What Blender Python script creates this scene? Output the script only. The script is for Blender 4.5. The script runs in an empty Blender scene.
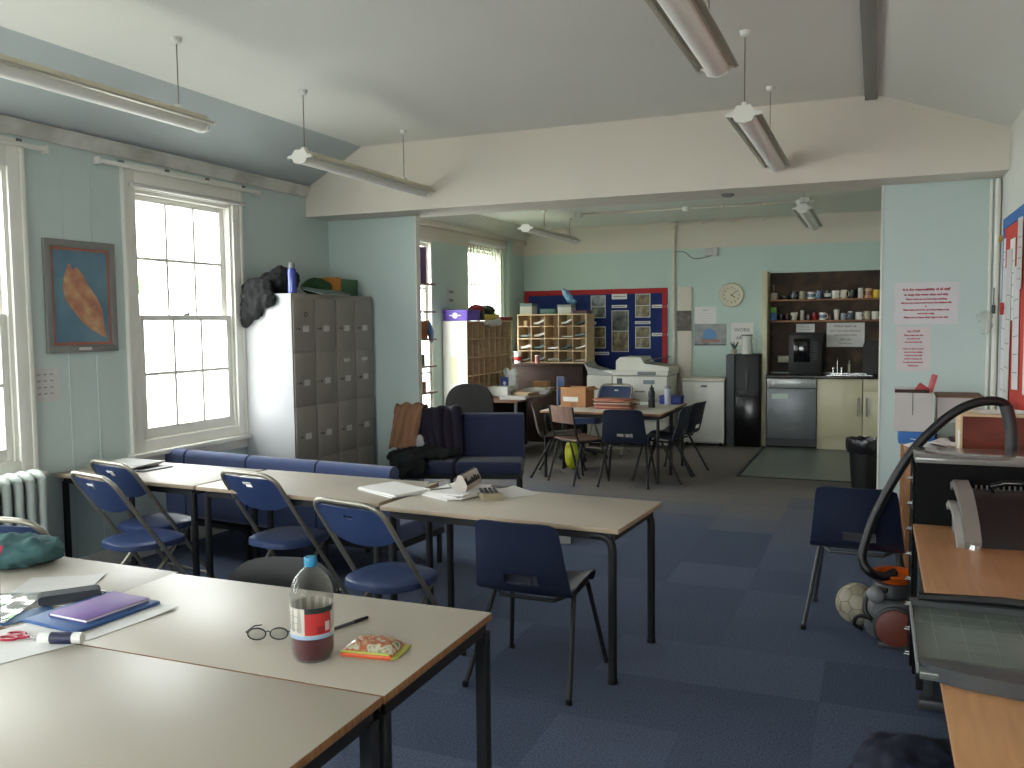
SKY = 16.0
EXPO = 0.0
import bpy, bmesh, math, random
from mathutils import Vector, Matrix, noise
PI = math.pi
random.seed(7)
SC = bpy.context.scene
COL = SC.collection

# ---------------------------------------------------------------- materials
def s2l(c):
    c /= 255.0
    return c / 12.92 if c <= .04045 else ((c + .055) / 1.055) ** 2.4
def rgb(r, g, b):
    return (s2l(r), s2l(g), s2l(b), 1)
MATS = {}
def mat(name, c, rough=.6, metal=0, var=.06, scale=8, bump=0, bscale=60, coat=0, spec=.5, trans=0, sheen=0, alpha=1):
    if name in MATS:
        return MATS[name]
    m = bpy.data.materials.new(name); m.use_nodes = True
    nt = m.node_tree; N = nt.nodes; L = nt.links
    b = N['Principled BSDF']
    col = rgb(*c)
    b.inputs['Roughness'].default_value = rough
    b.inputs['Metallic'].default_value = metal
    b.inputs['Specular IOR Level'].default_value = spec
    b.inputs['Coat Weight'].default_value = coat
    b.inputs['Transmission Weight'].default_value = trans
    b.inputs['Sheen Weight'].default_value = sheen
    b.inputs['Alpha'].default_value = alpha
    tc = N.new('ShaderNodeTexCoord')
    nz = N.new('ShaderNodeTexNoise'); nz.inputs['Scale'].default_value = scale; nz.inputs['Detail'].default_value = 4
    L.new(tc.outputs['Object'], nz.inputs['Vector'])
    mx = N.new('ShaderNodeMix'); mx.data_type = 'RGBA'
    mx.inputs['A'].default_value = [x * (1 - var) for x in col[:3]] + [1]
    mx.inputs['B'].default_value = [min(1, x * (1 + var)) for x in col[:3]] + [1]
    L.new(nz.outputs['Fac'], mx.inputs['Factor']); L.new(mx.outputs['Result'], b.inputs['Base Color'])
    if bump:
        n2 = N.new('ShaderNodeTexNoise'); n2.inputs['Scale'].default_value = bscale; n2.inputs['Detail'].default_value = 3
        L.new(tc.outputs['Object'], n2.inputs['Vector'])
        bp = N.new('ShaderNodeBump'); bp.inputs['Strength'].default_value = bump; bp.inputs['Distance'].default_value = .01
        L.new(n2.outputs['Fac'], bp.inputs['Height']); L.new(bp.outputs['Normal'], b.inputs['Normal'])
    MATS[name] = m
    return m
def ramp_mat(name, tex, stops, rough=.6, scale=5, bump=0, stretch=(1, 1, 1), detail=5, coords='Object', distortion=0):
    """procedural material: a noise or wave texture through a colour ramp"""
    if name in MATS:
        return MATS[name]
    m = bpy.data.materials.new(name); m.use_nodes = True
    nt = m.node_tree; N = nt.nodes; L = nt.links; b = N['Principled BSDF']
    b.inputs['Roughness'].default_value = rough
    tc = N.new('ShaderNodeTexCoord'); mp = N.new('ShaderNodeMapping'); mp.inputs['Scale'].default_value = stretch
    L.new(tc.outputs[coords], mp.inputs['Vector'])
    t = N.new({'noise': 'ShaderNodeTexNoise', 'wave': 'ShaderNodeTexWave', 'voronoi': 'ShaderNodeTexVoronoi'}[tex])
    t.inputs['Scale'].default_value = scale
    if tex != 'voronoi': t.inputs['Detail'].default_value = detail
    if tex == 'wave': t.inputs['Distortion'].default_value = distortion
    L.new(mp.outputs['Vector'], t.inputs['Vector'])
    r = N.new('ShaderNodeValToRGB')
    els = r.color_ramp.elements
    while len(els) < len(stops): els.new(.5)
    for e, (p, c) in zip(els, stops): e.position = p; e.color = rgb(*c)
    out = t.outputs['Color'] if tex == 'voronoi' else t.outputs['Fac']
    L.new(out, r.inputs['Fac']); L.new(r.outputs['Color'], b.inputs['Base Color'])
    if bump:
        bp = N.new('ShaderNodeBump'); bp.inputs['Strength'].default_value = bump; bp.inputs['Distance'].default_value = .01
        L.new(out, bp.inputs['Height']); L.new(bp.outputs['Normal'], b.inputs['Normal'])
    MATS[name] = m
    return m

# ---------------------------------------------------------------- mesh builder
class MB:
    def __init__(s):
        s.bm = bmesh.new(); s.mats = []; s.cur = 0; s.nb = 0
    def use(s, m):
        if m not in s.mats: s.mats.append(m)
        s.cur = s.mats.index(m); return s
    def _fin(s, faces):
        for f in faces: f.material_index = s.cur
    def box(s, x0, x1, y0, y1, z0, z1, bev=0, seg=2, M=None):
        e = (s.nb % 8) * 6e-5; s.nb += 1       # keeps faces of touching boxes from lying in one plane
        if e and min(abs(x1 - x0), abs(y1 - y0), abs(z1 - z0)) > .003:
            x0, x1 = sorted((x0, x1)); y0, y1 = sorted((y0, y1)); z0, z1 = sorted((z0, z1))
            x0 += e; x1 -= e; y0 += e; y1 -= e; z0 += e; z1 -= e
        vs = [s.bm.verts.new((x, y, z)) for x in (x0, x1) for y in (y0, y1) for z in (z0, z1)]
        fs = [s.bm.faces.new([vs[i] for i in q]) for q in ((0, 1, 3, 2), (4, 6, 7, 5), (0, 4, 5, 1), (2, 3, 7, 6), (0, 2, 6, 4), (1, 5, 7, 3))]
        s._fin(fs)
        if bev:
            es = list({e for f in fs for e in f.edges})
            r = bmesh.ops.bevel(s.bm, geom=es, offset=bev, segments=seg, affect='EDGES', profile=.5)
            s._fin(r['faces'])
            vs = list({v for v in r['verts']} | {v for v in vs if v.is_valid})
        if M is not None:
            for v in vs: v.co = M @ v.co
        return s
    def cbox(s, c, d, bev=0, M=None, R=None, seg=2):
        T = Matrix.Translation(c)
        if R is not None: T = T @ R
        if M is not None: T = M @ T
        return s.box(-d[0] / 2, d[0] / 2, -d[1] / 2, d[1] / 2, -d[2] / 2, d[2] / 2, bev, seg, T)
    def ring(s, pts):
        return [s.bm.verts.new(p) for p in pts]
    def skin(s, rings, close=True, cap0=True, cap1=True):
        fs = []
        for a, b in zip(rings[:-1], rings[1:]):
            n = len(a)
            for i in range(n if close else n - 1):
                j = (i + 1) % n
                fs.append(s.bm.faces.new((a[i], a[j], b[j], b[i])))
        if close and cap0 and len(rings[0]) > 2: fs.append(s.bm.faces.new(list(reversed(rings[0]))))
        if close and cap1 and len(rings[-1]) > 2: fs.append(s.bm.faces.new(rings[-1]))
        s._fin(fs); return s
    def tube(s, pts, r, seg=8, closed=False, flat=None):
        pts = [Vector(p) for p in pts]; n = len(pts); rings = []
        up = None
        for i, p in enumerate(pts):
            if closed: t = pts[(i + 1) % n] - pts[i - 1]
            else: t = pts[min(i + 1, n - 1)] - pts[max(i - 1, 0)]
            t.normalize()
            if up is None:
                up = Vector((0, 0, 1)) if abs(t.z) < .9 else Vector((1, 0, 0))
            up = (up - t * up.dot(t)).normalized()
            sd = t.cross(up)
            rr = r[i] if isinstance(r, (list, tuple)) else r
            fl = flat or 1
            rings.append(s.ring([p + sd * math.cos(a) * rr + up * math.sin(a) * rr * fl for a in [2 * PI * k / seg for k in range(seg)]]))
        if closed: rings.append(rings[0]); return s.skin(rings, cap0=False, cap1=False)
        return s.skin(rings)
    def lathe(s, prof, c=(0, 0, 0), seg=20, M=None):
        rings = []
        for r, z in prof:
            rr = max(r, 1e-4)
            ps = [Vector((c[0] + rr * math.cos(2 * PI * k / seg), c[1] + rr * math.sin(2 * PI * k / seg), c[2] + z)) for k in range(seg)]
            if M is not None: ps = [M @ p for p in ps]
            rings.append(s.ring(ps))
        return s.skin(rings)
    def cyl(s, a, b, r, seg=12):
        return s.tube([a, b], r, seg)
    def prism(s, poly, a, b, axis='z', M=None):
        def P(u, v, w):
            p = {'z': (u, v, w), 'y': (u, w, v), 'x': (w, u, v)}[axis]
            return (M @ Vector(p)) if M is not None else Vector(p)
        r0 = s.ring([P(u, v, a) for u, v in poly]); r1 = s.ring([P(u, v, b) for u, v in poly])
        return s.skin([r0, r1])
    def ell(s, c, r, seg=16, rings=10, R=None):
        rs = []
        for i in range(rings + 1):
            t = PI * i / rings
            ps = []
            for k in range(seg):
                a = 2 * PI * k / seg
                p = Vector((r[0] * max(math.sin(t), 1e-3) * math.cos(a), r[1] * max(math.sin(t), 1e-3) * math.sin(a), -r[2] * math.cos(t)))
                if R is not None: p = R @ p
                ps.append(p + Vector(c))
            rs.append(s.ring(ps))
        return s.skin(rs)
    def shell(s, fn, nu, nv, t, skip=None):
        """thick curved sheet: fn(u,v)->point, u,v in 0..1; skip(i,j) leaves a hole"""
        P = [[Vector(fn(i / nu, j / nv)) for j in range(nv + 1)] for i in range(nu + 1)]
        A = []; B = []
        for i in range(nu + 1):
            ra = []; rb = []
            for j in range(nv + 1):
                du = P[min(i + 1, nu)][j] - P[max(i - 1, 0)][j]; dv = P[i][min(j + 1, nv)] - P[i][max(j - 1, 0)]
                n = du.cross(dv)
                n = n.normalized() if n.length > 1e-9 else Vector((0, 0, 1))
                ra.append(s.bm.verts.new(P[i][j] + n * t / 2)); rb.append(s.bm.verts.new(P[i][j] - n * t / 2))
            A.append(ra); B.append(rb)
        ok = lambda i, j: 0 <= i < nu and 0 <= j < nv and not (skip and skip(i, j))
        fs = []
        for i in range(nu):
            for j in range(nv):
                if not ok(i, j): continue
                fs.append(s.bm.faces.new((A[i][j], A[i + 1][j], A[i + 1][j + 1], A[i][j + 1])))
                fs.append(s.bm.faces.new((B[i][j], B[i][j + 1], B[i + 1][j + 1], B[i + 1][j])))
                for (di, dj, p, q) in ((-1, 0, (i, j), (i, j + 1)), (1, 0, (i + 1, j + 1), (i + 1, j)), (0, -1, (i + 1, j), (i, j)), (0, 1, (i, j + 1), (i + 1, j + 1))):
                    if not ok(i + di, j + dj):
                        fs.append(s.bm.faces.new((A[p[0]][p[1]], A[q[0]][q[1]], B[q[0]][q[1]], B[p[0]][p[1]])))
        s._fin(fs); return s
    def xf(s, M):
        for v in s.bm.verts: v.co = M @ v.co
        return s
    def mat_where(s, m, test):
        if m not in s.mats: s.mats.append(m)
        k = s.mats.index(m); s.bm.normal_update()
        for f in s.bm.faces:
            if test(f): f.material_index = k
        return s
    def mesh(s, name, m=None, ang=38):
        if m is not None and not s.mats: s.mats = [m]
        bmesh.ops.recalc_face_normals(s.bm, faces=s.bm.faces)
        lim = math.radians(ang)
        for e in s.bm.edges:
            if len(e.link_faces) == 2 and e.calc_face_angle(0) > lim: e.smooth = False
        for f in s.bm.faces: f.smooth = True
        me = bpy.data.meshes.new(name); s.bm.to_mesh(me); s.bm.free()
        for k in s.mats: me.materials.append(k)
        return me

def obj(name, mb, m=None, parent=None, loc=None, rz=0, label=None, rot=None):
    me = mb.mesh(name, m) if isinstance(mb, MB) else mb
    o = bpy.data.objects.new(name, me); COL.objects.link(o)
    if parent is not None: o.parent = parent
    if loc is not None: o.location = loc
    if rz: o.rotation_euler = (0, 0, rz)
    if rot is not None: o.rotation_euler = rot
    if label: o['label'] = label
    return o
def tag(o, label, cat, group=None, kind=None):
    o['label'] = label; o['category'] = cat
    if group: o['group'] = group
    if kind: o['kind'] = kind
    return o
def thing(name, label, cat, loc=(0, 0, 0), rz=0, group=None):
    o = bpy.data.objects.new(name, None); COL.objects.link(o)
    o.empty_display_size = .1
    o.location = loc; o.rotation_euler = (0, 0, rz)
    return tag(o, label, cat, group)
def struct(name, mb, m=None, label=None, parent=None):
    o = obj(name, mb, m, parent)
    if parent is None: o['kind'] = 'structure'
    if label: o['label'] = label
    return o
def dup(src, loc, rz, label, group=None):
    r = src.copy(); COL.objects.link(r); r.location = loc; r.rotation_euler = (0, 0, rz); r['label'] = label
    if group: r['group'] = group
    for ch in list(src.children):
        c = ch.copy(); COL.objects.link(c); c.parent = r
        for g in ch.children:
            d = g.copy(); COL.objects.link(d); d.parent = c
    return r
def baked(mb, mods, m, name='baked'):
    """mesh of mb after modifiers"""
    o = bpy.data.objects.new('tmp', mb.mesh('tmp')); COL.objects.link(o)
    for kind, kw in mods:
        md = o.modifiers.new(kind, kind)
        for k, v in kw.items(): setattr(md, k, v)
    bpy.context.view_layer.update()
    dg = bpy.context.evaluated_depsgraph_get()
    me = bpy.data.meshes.new_from_object(o.evaluated_get(dg))
    bpy.data.objects.remove(o)
    me.name = name; me.materials.clear(); me.materials.append(m)
    for p in me.polygons: p.use_smooth = True; p.material_index = 0
    return me
TEXN = 0
def cloud(size):
    global TEXN
    TEXN += 1
    t = bpy.data.textures.new('clouds%d' % TEXN, 'CLOUDS'); t.noise_scale = size; t.noise_depth = 3
    return t
def cloth(mb, m, voxel=.02, amp=.05, size=.12, name='cloth', floor=None):
    me = baked(mb, [('REMESH', dict(mode='VOXEL', voxel_size=voxel)), ('SMOOTH', dict(iterations=3, factor=.5)),
                    ('DISPLACE', dict(texture=cloud(size), strength=amp, mid_level=.5, texture_coords='LOCAL')),
                    ('SMOOTH', dict(iterations=1, factor=.4))], m, name)
    if floor is not None:
        for v in me.vertices:
            if v.co.z < floor: v.co.z = floor
    return me
def text_mesh(lines, size, spacing=1.5, align='CENTER', name='text', bold=0):
    """lines of flat raised lettering in the XZ plane facing -Y, top line first; (text, scale)"""
    out = MB()
    y = 0
    for ln in lines:
        t, k = ln if isinstance(ln, tuple) else (ln, 1)
        cu = bpy.data.curves.new('t', 'FONT'); cu.body = t; cu.size = size * k; cu.align_x = align; cu.extrude = .0004; cu.offset = bold
        cu.resolution_u = 2
        o = bpy.data.objects.new('t', cu); COL.objects.link(o)
        bpy.context.view_layer.update()
        me = bpy.data.meshes.new_from_object(o.evaluated_get(bpy.context.evaluated_depsgraph_get()))
        me.transform(Matrix.Translation((0, 0, y - size * k)) @ Matrix.Rotation(PI / 2, 4, 'X'))
        out.bm.from_mesh(me)
        bpy.data.objects.remove(o); bpy.data.meshes.remove(me)
        y -= size * k * spacing
    return out
def Rz(a): return Matrix.Rotation(a, 4, 'Z')
def Rx(a): return Matrix.Rotation(a, 4, 'X')
def Ry(a): return Matrix.Rotation(a, 4, 'Y')
def T(*a): return Matrix.Translation(a if len(a) == 3 else a[0])
def arc(p0, p1, p2, n=6):
    """quadratic bend"""
    p0, p1, p2 = map(Vector, (p0, p1, p2))
    return [(1 - t) ** 2 * p0 + 2 * t * (1 - t) * p1 + t * t * p2 for t in [i / n for i in range(n + 1)]]
def spline(P, n=6):
    P = [Vector(p) for p in P]; out = []
    for i in range(len(P) - 1):
        a = P[max(i - 1, 0)]; b = P[i]; c = P[i + 1]; d = P[min(i + 2, len(P) - 1)]
        for k in range(n):
            t = k / n
            out.append(.5 * ((2 * b) + (c - a) * t + (2 * a - 5 * b + 4 * c - d) * t * t + (3 * b - a - 3 * c + d) * t ** 3))
    out.append(P[-1]); return out
def rrect(w, h, r, n=4, cx=0, cy=0):
    pts = []
    for (sx, sy, a0) in ((1, 1, 0), (-1, 1, 90), (-1, -1, 180), (1, -1, 270)):
        for k in range(n + 1):
            a = math.radians(a0 + 90 * k / n)
            pts.append((cx + sx * (w / 2 - r) + r * math.cos(a), cy + sy * (h / 2 - r) + r * math.sin(a)))
    return pts
# ================================================================ palette
M_wall = mat('pale_blue_green_paint', (194, 209, 207), .55, var=.05, scale=1.5, bump=.04, bscale=25)
M_wall2 = mat('pale_green_paint', (192, 211, 204), .55, var=.05, scale=1.5)
M_cream = mat('cream_paint', (218, 210, 198), .6, var=.04, scale=2)
M_trim = mat('white_gloss_paint', (230, 228, 220), .4, var=.06, scale=6)
M_ceil = mat('white_ceiling_paint', (226, 224, 218), .8, var=.04, scale=1.2, bump=.05, bscale=12)
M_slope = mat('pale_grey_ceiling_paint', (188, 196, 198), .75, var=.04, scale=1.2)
M_slopeR = mat('pale_grey_ceiling_paint_lightened', (228, 227, 220), .75, var=.04, scale=1.2)  # lighter than the left slope: extra light put into the colour
M_annexceil = mat('pale_mint_ceiling_paint', (224, 227, 218), .8, var=.04)
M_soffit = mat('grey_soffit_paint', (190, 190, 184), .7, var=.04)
M_lam = mat('cream_laminate', (184, 175, 162), .45, var=.03, scale=3, spec=.45)
M_edge = ramp_mat('beech_edge', 'noise', [(.3, (122, 82, 48)), (.7, (160, 112, 70))], .5, 12, stretch=(1, 8, 1))
M_edgeL = mat('pale_laminate_edge', (170, 150, 126), .5)
M_black = mat('black_metal', (20, 21, 24), .55, var=.1)
M_blackpl = mat('black_plastic', (17, 17, 19), .45, var=.1)
M_steel = mat('grey_tube_steel', (150, 145, 132), .38, metal=.6)
M_chrome = mat('chrome', (200, 200, 200), .2, metal=1)
M_white = mat('white_plastic', (225, 225, 220), .45)
M_paper = mat('white_paper', (232, 230, 228), .8, var=.02)
M_offw = mat('off_white_paper', (205, 203, 200), .8, var=.08, scale=20)
M_grey = mat('grey_plastic', (120, 122, 124), .5)
M_dgrey = mat('dark_grey_plastic', (58, 60, 63), .45)
M_bluepl = mat('blue_plastic', (48, 64, 104), .42, var=.08)
M_navy = mat('navy_plastic', (26, 33, 54), .4, var=.08)
M_navyf = mat('blue_wool_fabric', (58, 72, 112), .95, var=.12, scale=40, bump=.3, bscale=300, sheen=.3)
M_navyf2 = mat('dark_blue_wool_fabric', (30, 38, 68), .95, var=.12, scale=40, bump=.3, bscale=300, sheen=.2)
M_wood = ramp_mat('beech_desk', 'noise', [(.3, (164, 118, 80)), (.7, (178, 130, 90))], .42, 4, stretch=(14, 1, 1))
M_pine = ramp_mat('plywood', 'noise', [(.3, (204, 178, 140)), (.7, (222, 196, 158))], .6, 5, stretch=(1, 1, 6))
M_brown = ramp_mat('dark_brown_wood', 'noise', [(.3, (44, 26, 18)), (.7, (62, 38, 26))], .75, 5, stretch=(8, 1, 1))
M_redwood = ramp_mat('mahogany', 'noise', [(.3, (104, 44, 26)), (.7, (124, 54, 32))], .5, 5, stretch=(1, 1, 8))
M_card = mat('brown_cardboard', (168, 122, 82), .85, var=.06)
M_red = mat('red_card', (186, 40, 40), .7)
M_blue = mat('blue_card', (40, 100, 170), .6)
M_purple = mat('purple_card', (96, 60, 160), .6)

def glassmat():
    m = bpy.data.materials.new('window_glass'); m.use_nodes = True; N = m.node_tree.nodes; L = m.node_tree.links
    N.clear(); o = N.new('ShaderNodeOutputMaterial'); t = N.new('ShaderNodeBsdfTransparent'); g = N.new('ShaderNodeBsdfGlossy')
    g.inputs['Roughness'].default_value = .03; 
    t.inputs['Color'].default_value = (.95, .97, .96, 1)
    mx = N.new('ShaderNodeMixShader'); mx.inputs[0].default_value = .05; L.new(t.outputs[0], mx.inputs[1]); L.new(g.outputs[0], mx.inputs[2]); L.new(mx.outputs[0], o.inputs[0])
    return m
M_glass = glassmat()

def carpet():
    m = bpy.data.materials.new('carpet_tiles'); m.use_nodes = True; N = m.node_tree.nodes; L = m.node_tree.links
    b = N['Principled BSDF']; b.inputs['Roughness'].default_value = 1; b.inputs['Specular IOR Level'].default_value = .15
    tc = N.new('ShaderNodeTexCoord')
    sep = N.new('ShaderNodeSeparateXYZ'); L.new(tc.outputs['Object'], sep.inputs[0])
    def mth(op, a, v=None, b2=None):
        n = N.new('ShaderNodeMath'); n.operation = op; L.new(a, n.inputs[0])
        if b2 is not None: L.new(b2, n.inputs[1])
        elif v is not None: n.inputs[1].default_value = v
        return n.outputs[0]
    def cell(ax, off):
        a = mth('ADD', sep.outputs[ax], off); a = mth('DIVIDE', a, .5); return mth('FLOOR', a), a
    fy, ry = cell(1, .12)
    sh = mth('MODULO', fy, 2); sh = mth('MULTIPLY', sh, 0.0)
    xx = mth('ADD', sep.outputs[0], None, sh) if False else sep.outputs[0]
    fx, rx = cell(0, .2)
    cmb = N.new('ShaderNodeCombineXYZ'); L.new(fx, cmb.inputs[0]); L.new(fy, cmb.inputs[1])
    wn = N.new('ShaderNodeTexWhiteNoise'); wn.noise_dimensions = '3D'; L.new(cmb.outputs[0], wn.inputs['Vector'])
    big = N.new('ShaderNodeTexNoise'); big.inputs['Scale'].default_value = .6; big.inputs['Detail'].default_value = 2; L.new(tc.outputs['Object'], big.inputs['Vector'])
    fine = N.new('ShaderNodeTexNoise'); fine.inputs['Scale'].default_value = 130; fine.inputs['Detail'].default_value = 2; L.new(tc.outputs['Object'], fine.inputs['Vector'])
    r = N.new('ShaderNodeValToRGB'); e = r.color_ramp.elements
    e[0].position = 0; e[0].color = rgb(80, 91, 113); e[1].position = 1; e[1].color = rgb(94, 105, 128)
    L.new(wn.outputs['Value'], r.inputs['Fac'])
    # worn browner tiles towards the kitchen corner
    yy = mth('SUBTRACT', sep.outputs[1], 7.2); yy = mth('MULTIPLY', yy, .38)
    w2 = mth('ADD', yy, None, mth('MULTIPLY', wn.outputs['Value'], .5)); 
    cl = N.new('ShaderNodeClamp'); L.new(w2, cl.inputs[0]); cl.inputs['Max'].default_value = .9
    mx = N.new('ShaderNodeMix'); mx.data_type = 'RGBA'; L.new(cl.outputs[0], mx.inputs['Factor']); L.new(r.outputs['Color'], mx.inputs['A']); mx.inputs['B'].default_value = rgb(122, 114, 104)
    m3 = N.new('ShaderNodeMix'); m3.data_type = 'RGBA'; m3.blend_type = 'MULTIPLY'; m3.inputs['Factor'].default_value = 1
    L.new(mx.outputs['Result'], m3.inputs['A'])
    r2 = N.new('ShaderNodeValToRGB'); r2.color_ramp.elements[0].position = .3; r2.color_ramp.elements[0].color = (.55, .55, .55, 1); r2.color_ramp.elements[1].position = .7; r2.color_ramp.elements[1].color = (1.25, 1.25, 1.25, 1)
    L.new(fine.outputs['Fac'], r2.inputs['Fac']); L.new(r2.outputs['Color'], m3.inputs['B'])
    L.new(m3.outputs['Result'], b.inputs['Base Color'])
    # joints between tiles
    bp = N.new('ShaderNodeBump'); bp.inputs['Strength'].default_value = .5; bp.inputs['Distance'].default_value = .004
    L.new(fine.outputs['Fac'], bp.inputs['Height']); L.new(bp.outputs['Normal'], b.inputs['Normal'])
    return m
M_carpet = carpet()

# ================================================================ room shell
XL, XR, YB, YF, YM = -4.8, .8, -2.6, 12.1, 6.75
WT = .13                                   # wall thickness
fl = MB(); fl.box(XL - WT, XR + WT, YB - WT, YF + WT, -.1, 0)
struct('floor', fl, M_carpet, 'blue and grey carpet tile floor of the whole room')
M_vinyl = mat('grey_green_vinyl', (110, 118, 110), .4, var=.05, scale=6)
vn = MB(); vn.box(-1.3, .6, 9.38, 11.72, .001, .006)
v = struct('floor.001', vn, M_vinyl, 'grey green vinyl flooring in front of the kitchen units')
st = MB(); st.box(-1.335, -1.3, 9.34, 11.6, .001, .009); st.box(-1.335, .6, 9.345, 9.38, .001, .009)
struct('trim_1', st, mat('black_rubber', (40, 40, 40), .6), 'dark edging strip round the kitchen vinyl')

# windows in the left wall: (y0, y1, z0, z1)
WINS = [(2.72, 3.76, .80, 2.60), (4.72, 5.74, .80, 2.60), (.7, 1.74, .80, 2.60), (-1.3, -.26, .80, 2.60), (7.4, 9.2, .5, 2.5999), (10.16, 11.22, .8, 2.62)]  # nearer annex window widened behind the pier to let in more light
def wall_with_holes(x0, x1, ya, yb, z0, z1, holes, mb):
    ys = sorted({ya, yb} | {h[0] for h in holes} | {h[1] for h in holes})
    for a, b in zip(ys[:-1], ys[1:]):
        h = [q for q in holes if q[0] <= a + 1e-6 and q[1] >= b - 1e-6]
        if not h: mb.box(x0, x1, a, b, z0, z1)
        else:
            mb.box(x0, x1, a, b, z0, h[0][2]); mb.box(x0, x1, a, b, h[0][3], z1)
wl = MB(); wall_with_holes(XL - WT, XL, YB - WT, 7.1, 0, 2.86, WINS[:4], wl)
struct('wall_left', wl, M_wall, 'pale blue green wall with sash windows')
wa2 = MB()
wall_with_holes(XL - WT, XL, 7.1, YF + WT, 0, 2.60, [(a, b, c, min(d, 2.5999)) for a, b, c, d in WINS[4:]], wa2)
struct('wall_left_annex', wa2, M_wall2, 'pale green left wall of the far annex')
wc = MB(); wc.box(XL - WT, XL, 7.1, YF + WT, 2.60, 2.82)
struct('wall_left_frieze', wc, M_cream, 'cream painted band above the green annex wall')
wr = MB(); wr.box(XR, XR + WT, YB - WT, YF + WT, 0, 3.3)
struct('wall_right', wr, mat('pale_cream_wall_paint', (218, 218, 210), .6), 'pale right hand wall')
wb = MB(); wb.box(XL - WT, -3.9, YB - WT, YB, 0, 3.3); wb.box(-.9, XR + WT, YB - WT, YB, 0, 3.3); wb.box(-3.9, -.9, YB - WT, YB, 0, .9); wb.box(-3.9, -.9, YB - WT, YB, 2.5, 3.3)
struct('wall_back', wb, M_wall)
wf = MB(); wf.box(XL - WT, XR + WT, YF, YF + WT, 0, 2.615)
struct('wall_far', wf, M_wall2, 'pale green far wall of the annex')
wf2 = MB(); wf2.box(XL - WT, XR + WT, YF, YF + WT, 2.615, 3.3)
struct('wall_far_frieze', wf2, M_cream, 'cream painted band at the top of the far wall')
# cross wall with wide opening, beam over it
pw = MB(); pw.box(XL, -3.87, 7.1, 7.165, 0, 2.61); struct('wall_left_pier', pw, M_wall, 'pale blue green pier left of the wide opening')
ps = MB(); ps.box(.03, XR, 7.1, 7.165, 0, 2.61); struct('wall_right_pier', ps, M_wall, 'pale blue green wall right of the wide opening')
ed = MB(); ed.box(.020, .034, 7.094, 7.172, 0, 2.61, .002); struct('trim_2', ed, M_trim, 'pale edging strip on the right pier')
ed = MB(); ed.box(-3.872, -3.862, 7.094, 7.172, 0, 2.61, .002); struct('trim_3', ed, M_trim, 'pale edging strip on the left pier')
# beam: follows the slopes of the ceiling
bm_ = MB(); bm_.prism([(XL, 2.612), (XR, 2.612), (XR, 2.9), (-.02, 3.2), (-4.2, 3.2), (XL, 2.87)], YM, 7.25, 'y')
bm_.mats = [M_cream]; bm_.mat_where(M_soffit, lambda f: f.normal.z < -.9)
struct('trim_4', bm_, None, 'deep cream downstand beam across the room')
# ceilings
c1 = MB(); c1.box(-4.2, -.02, YB - WT, YM + .02, 3.19, 3.3); struct('ceiling', c1, M_ceil, 'off white flat ceiling of the main room')
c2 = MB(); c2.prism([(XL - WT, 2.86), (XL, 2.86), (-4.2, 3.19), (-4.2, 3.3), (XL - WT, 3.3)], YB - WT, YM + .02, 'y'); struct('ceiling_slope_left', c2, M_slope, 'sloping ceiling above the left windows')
c3 = MB(); c3.prism([(-.02, 3.19), (XR, 2.89), (XR + .01, 3.3), (-.02, 3.3)], YB - WT, YM + .02, 'y'); struct('ceiling_slope_right', c3, M_slopeR, 'sloping ceiling by the right wall')
c4 = MB(); c4.box(-4.62, XR + WT, 7.2, YF + WT, 2.99, 3.3); struct('ceiling_annex', c4, M_annexceil, 'pale ceiling of the annex')
c5 = MB(); c5.prism([(XL - WT, 2.80), (XL, 2.80), (-4.62, 2.99), (-4.62, 3.3), (XL - WT, 3.3)], 7.2, YF + WT, 'y'); struct('ceiling_annex_slope', c5, M_annexceil, 'sloping edge of the annex ceiling')
tr = MB(); tr.box(-.1, -.02, YB, YM, 3.155, 3.192, .004); struct('trim_5', tr, mat('grey_batten', (140, 140, 134), .7), 'long grey batten along the ceiling')
# cornice boards on the left wall
cn = MB(); cn.prism([(XL, 2.79), (XL + .02, 2.79), (XL + .03, 2.81), (XL + .04, 2.845), (XL + .06, 2.865), (XL + .06, 2.88), (XL, 2.88)], YB, YM, 'y')
struct('trim_6', cn, ramp_mat('aged_cream_paint', 'noise', [(.3, (168, 166, 158)), (.6, (214, 213, 206))], .6, 3), 'stained cream cornice along the left wall')
cn = MB(); cn.box(XL, XL + .05, 7.25, YF, 2.76, 2.83, .01); struct('trim_7', cn, M_cream)
# skirting
for i, (a, b, c, d) in enumerate([(XL, XL + .018, YB, 7.1), (XR - .018, XR, YB, 7.1), (XL, XL + .018, 7.25, YF)]):
    k = MB(); k.box(a, b, c, d, 0, .13, .003); struct('baseboard_' + ['left', 'right', 'left_annex'][i], k, M_trim)
k = MB(); k.box(XL + .02, -3.87, 7.082, 7.1, 0, .13, .003); struct('baseboard_left_pier', k, M_trim)
k = MB(); k.box(XL, -2.6, YF - .018, YF, 0, .13, .003); struct('baseboard_far', k, M_trim)
# column in the far left corner of the annex
k = MB(); k.box(XL, -4.75, 11.40, 11.56, 0, 2.80); struct('wall_column', k, M_wall2, 'shallow boxed pipe near the far corner of the annex')
# vertical white corner pipe at right
k = MB(); k.tube([(XR - .026, 7.07, 0), (XR - .026, 7.07, 2.6)], .018, 12); struct('trim_8', k, M_trim, 'white vertical pipe in the right corner')
k = MB(); k.box(XR - .075, XR - .055, 7.085, 7.1, 0, 2.6, .004); struct('trim_9', k, M_trim, 'white vertical board in the right corner')
# faint board joints on the left wall
for i, y in enumerate((4.14, 4.36)):
    k = MB(); k.box(XL, XL + .003, y, y + .012, .13, 2.78); struct('trim_%d' % (10 + i), k, M_wall)

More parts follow.
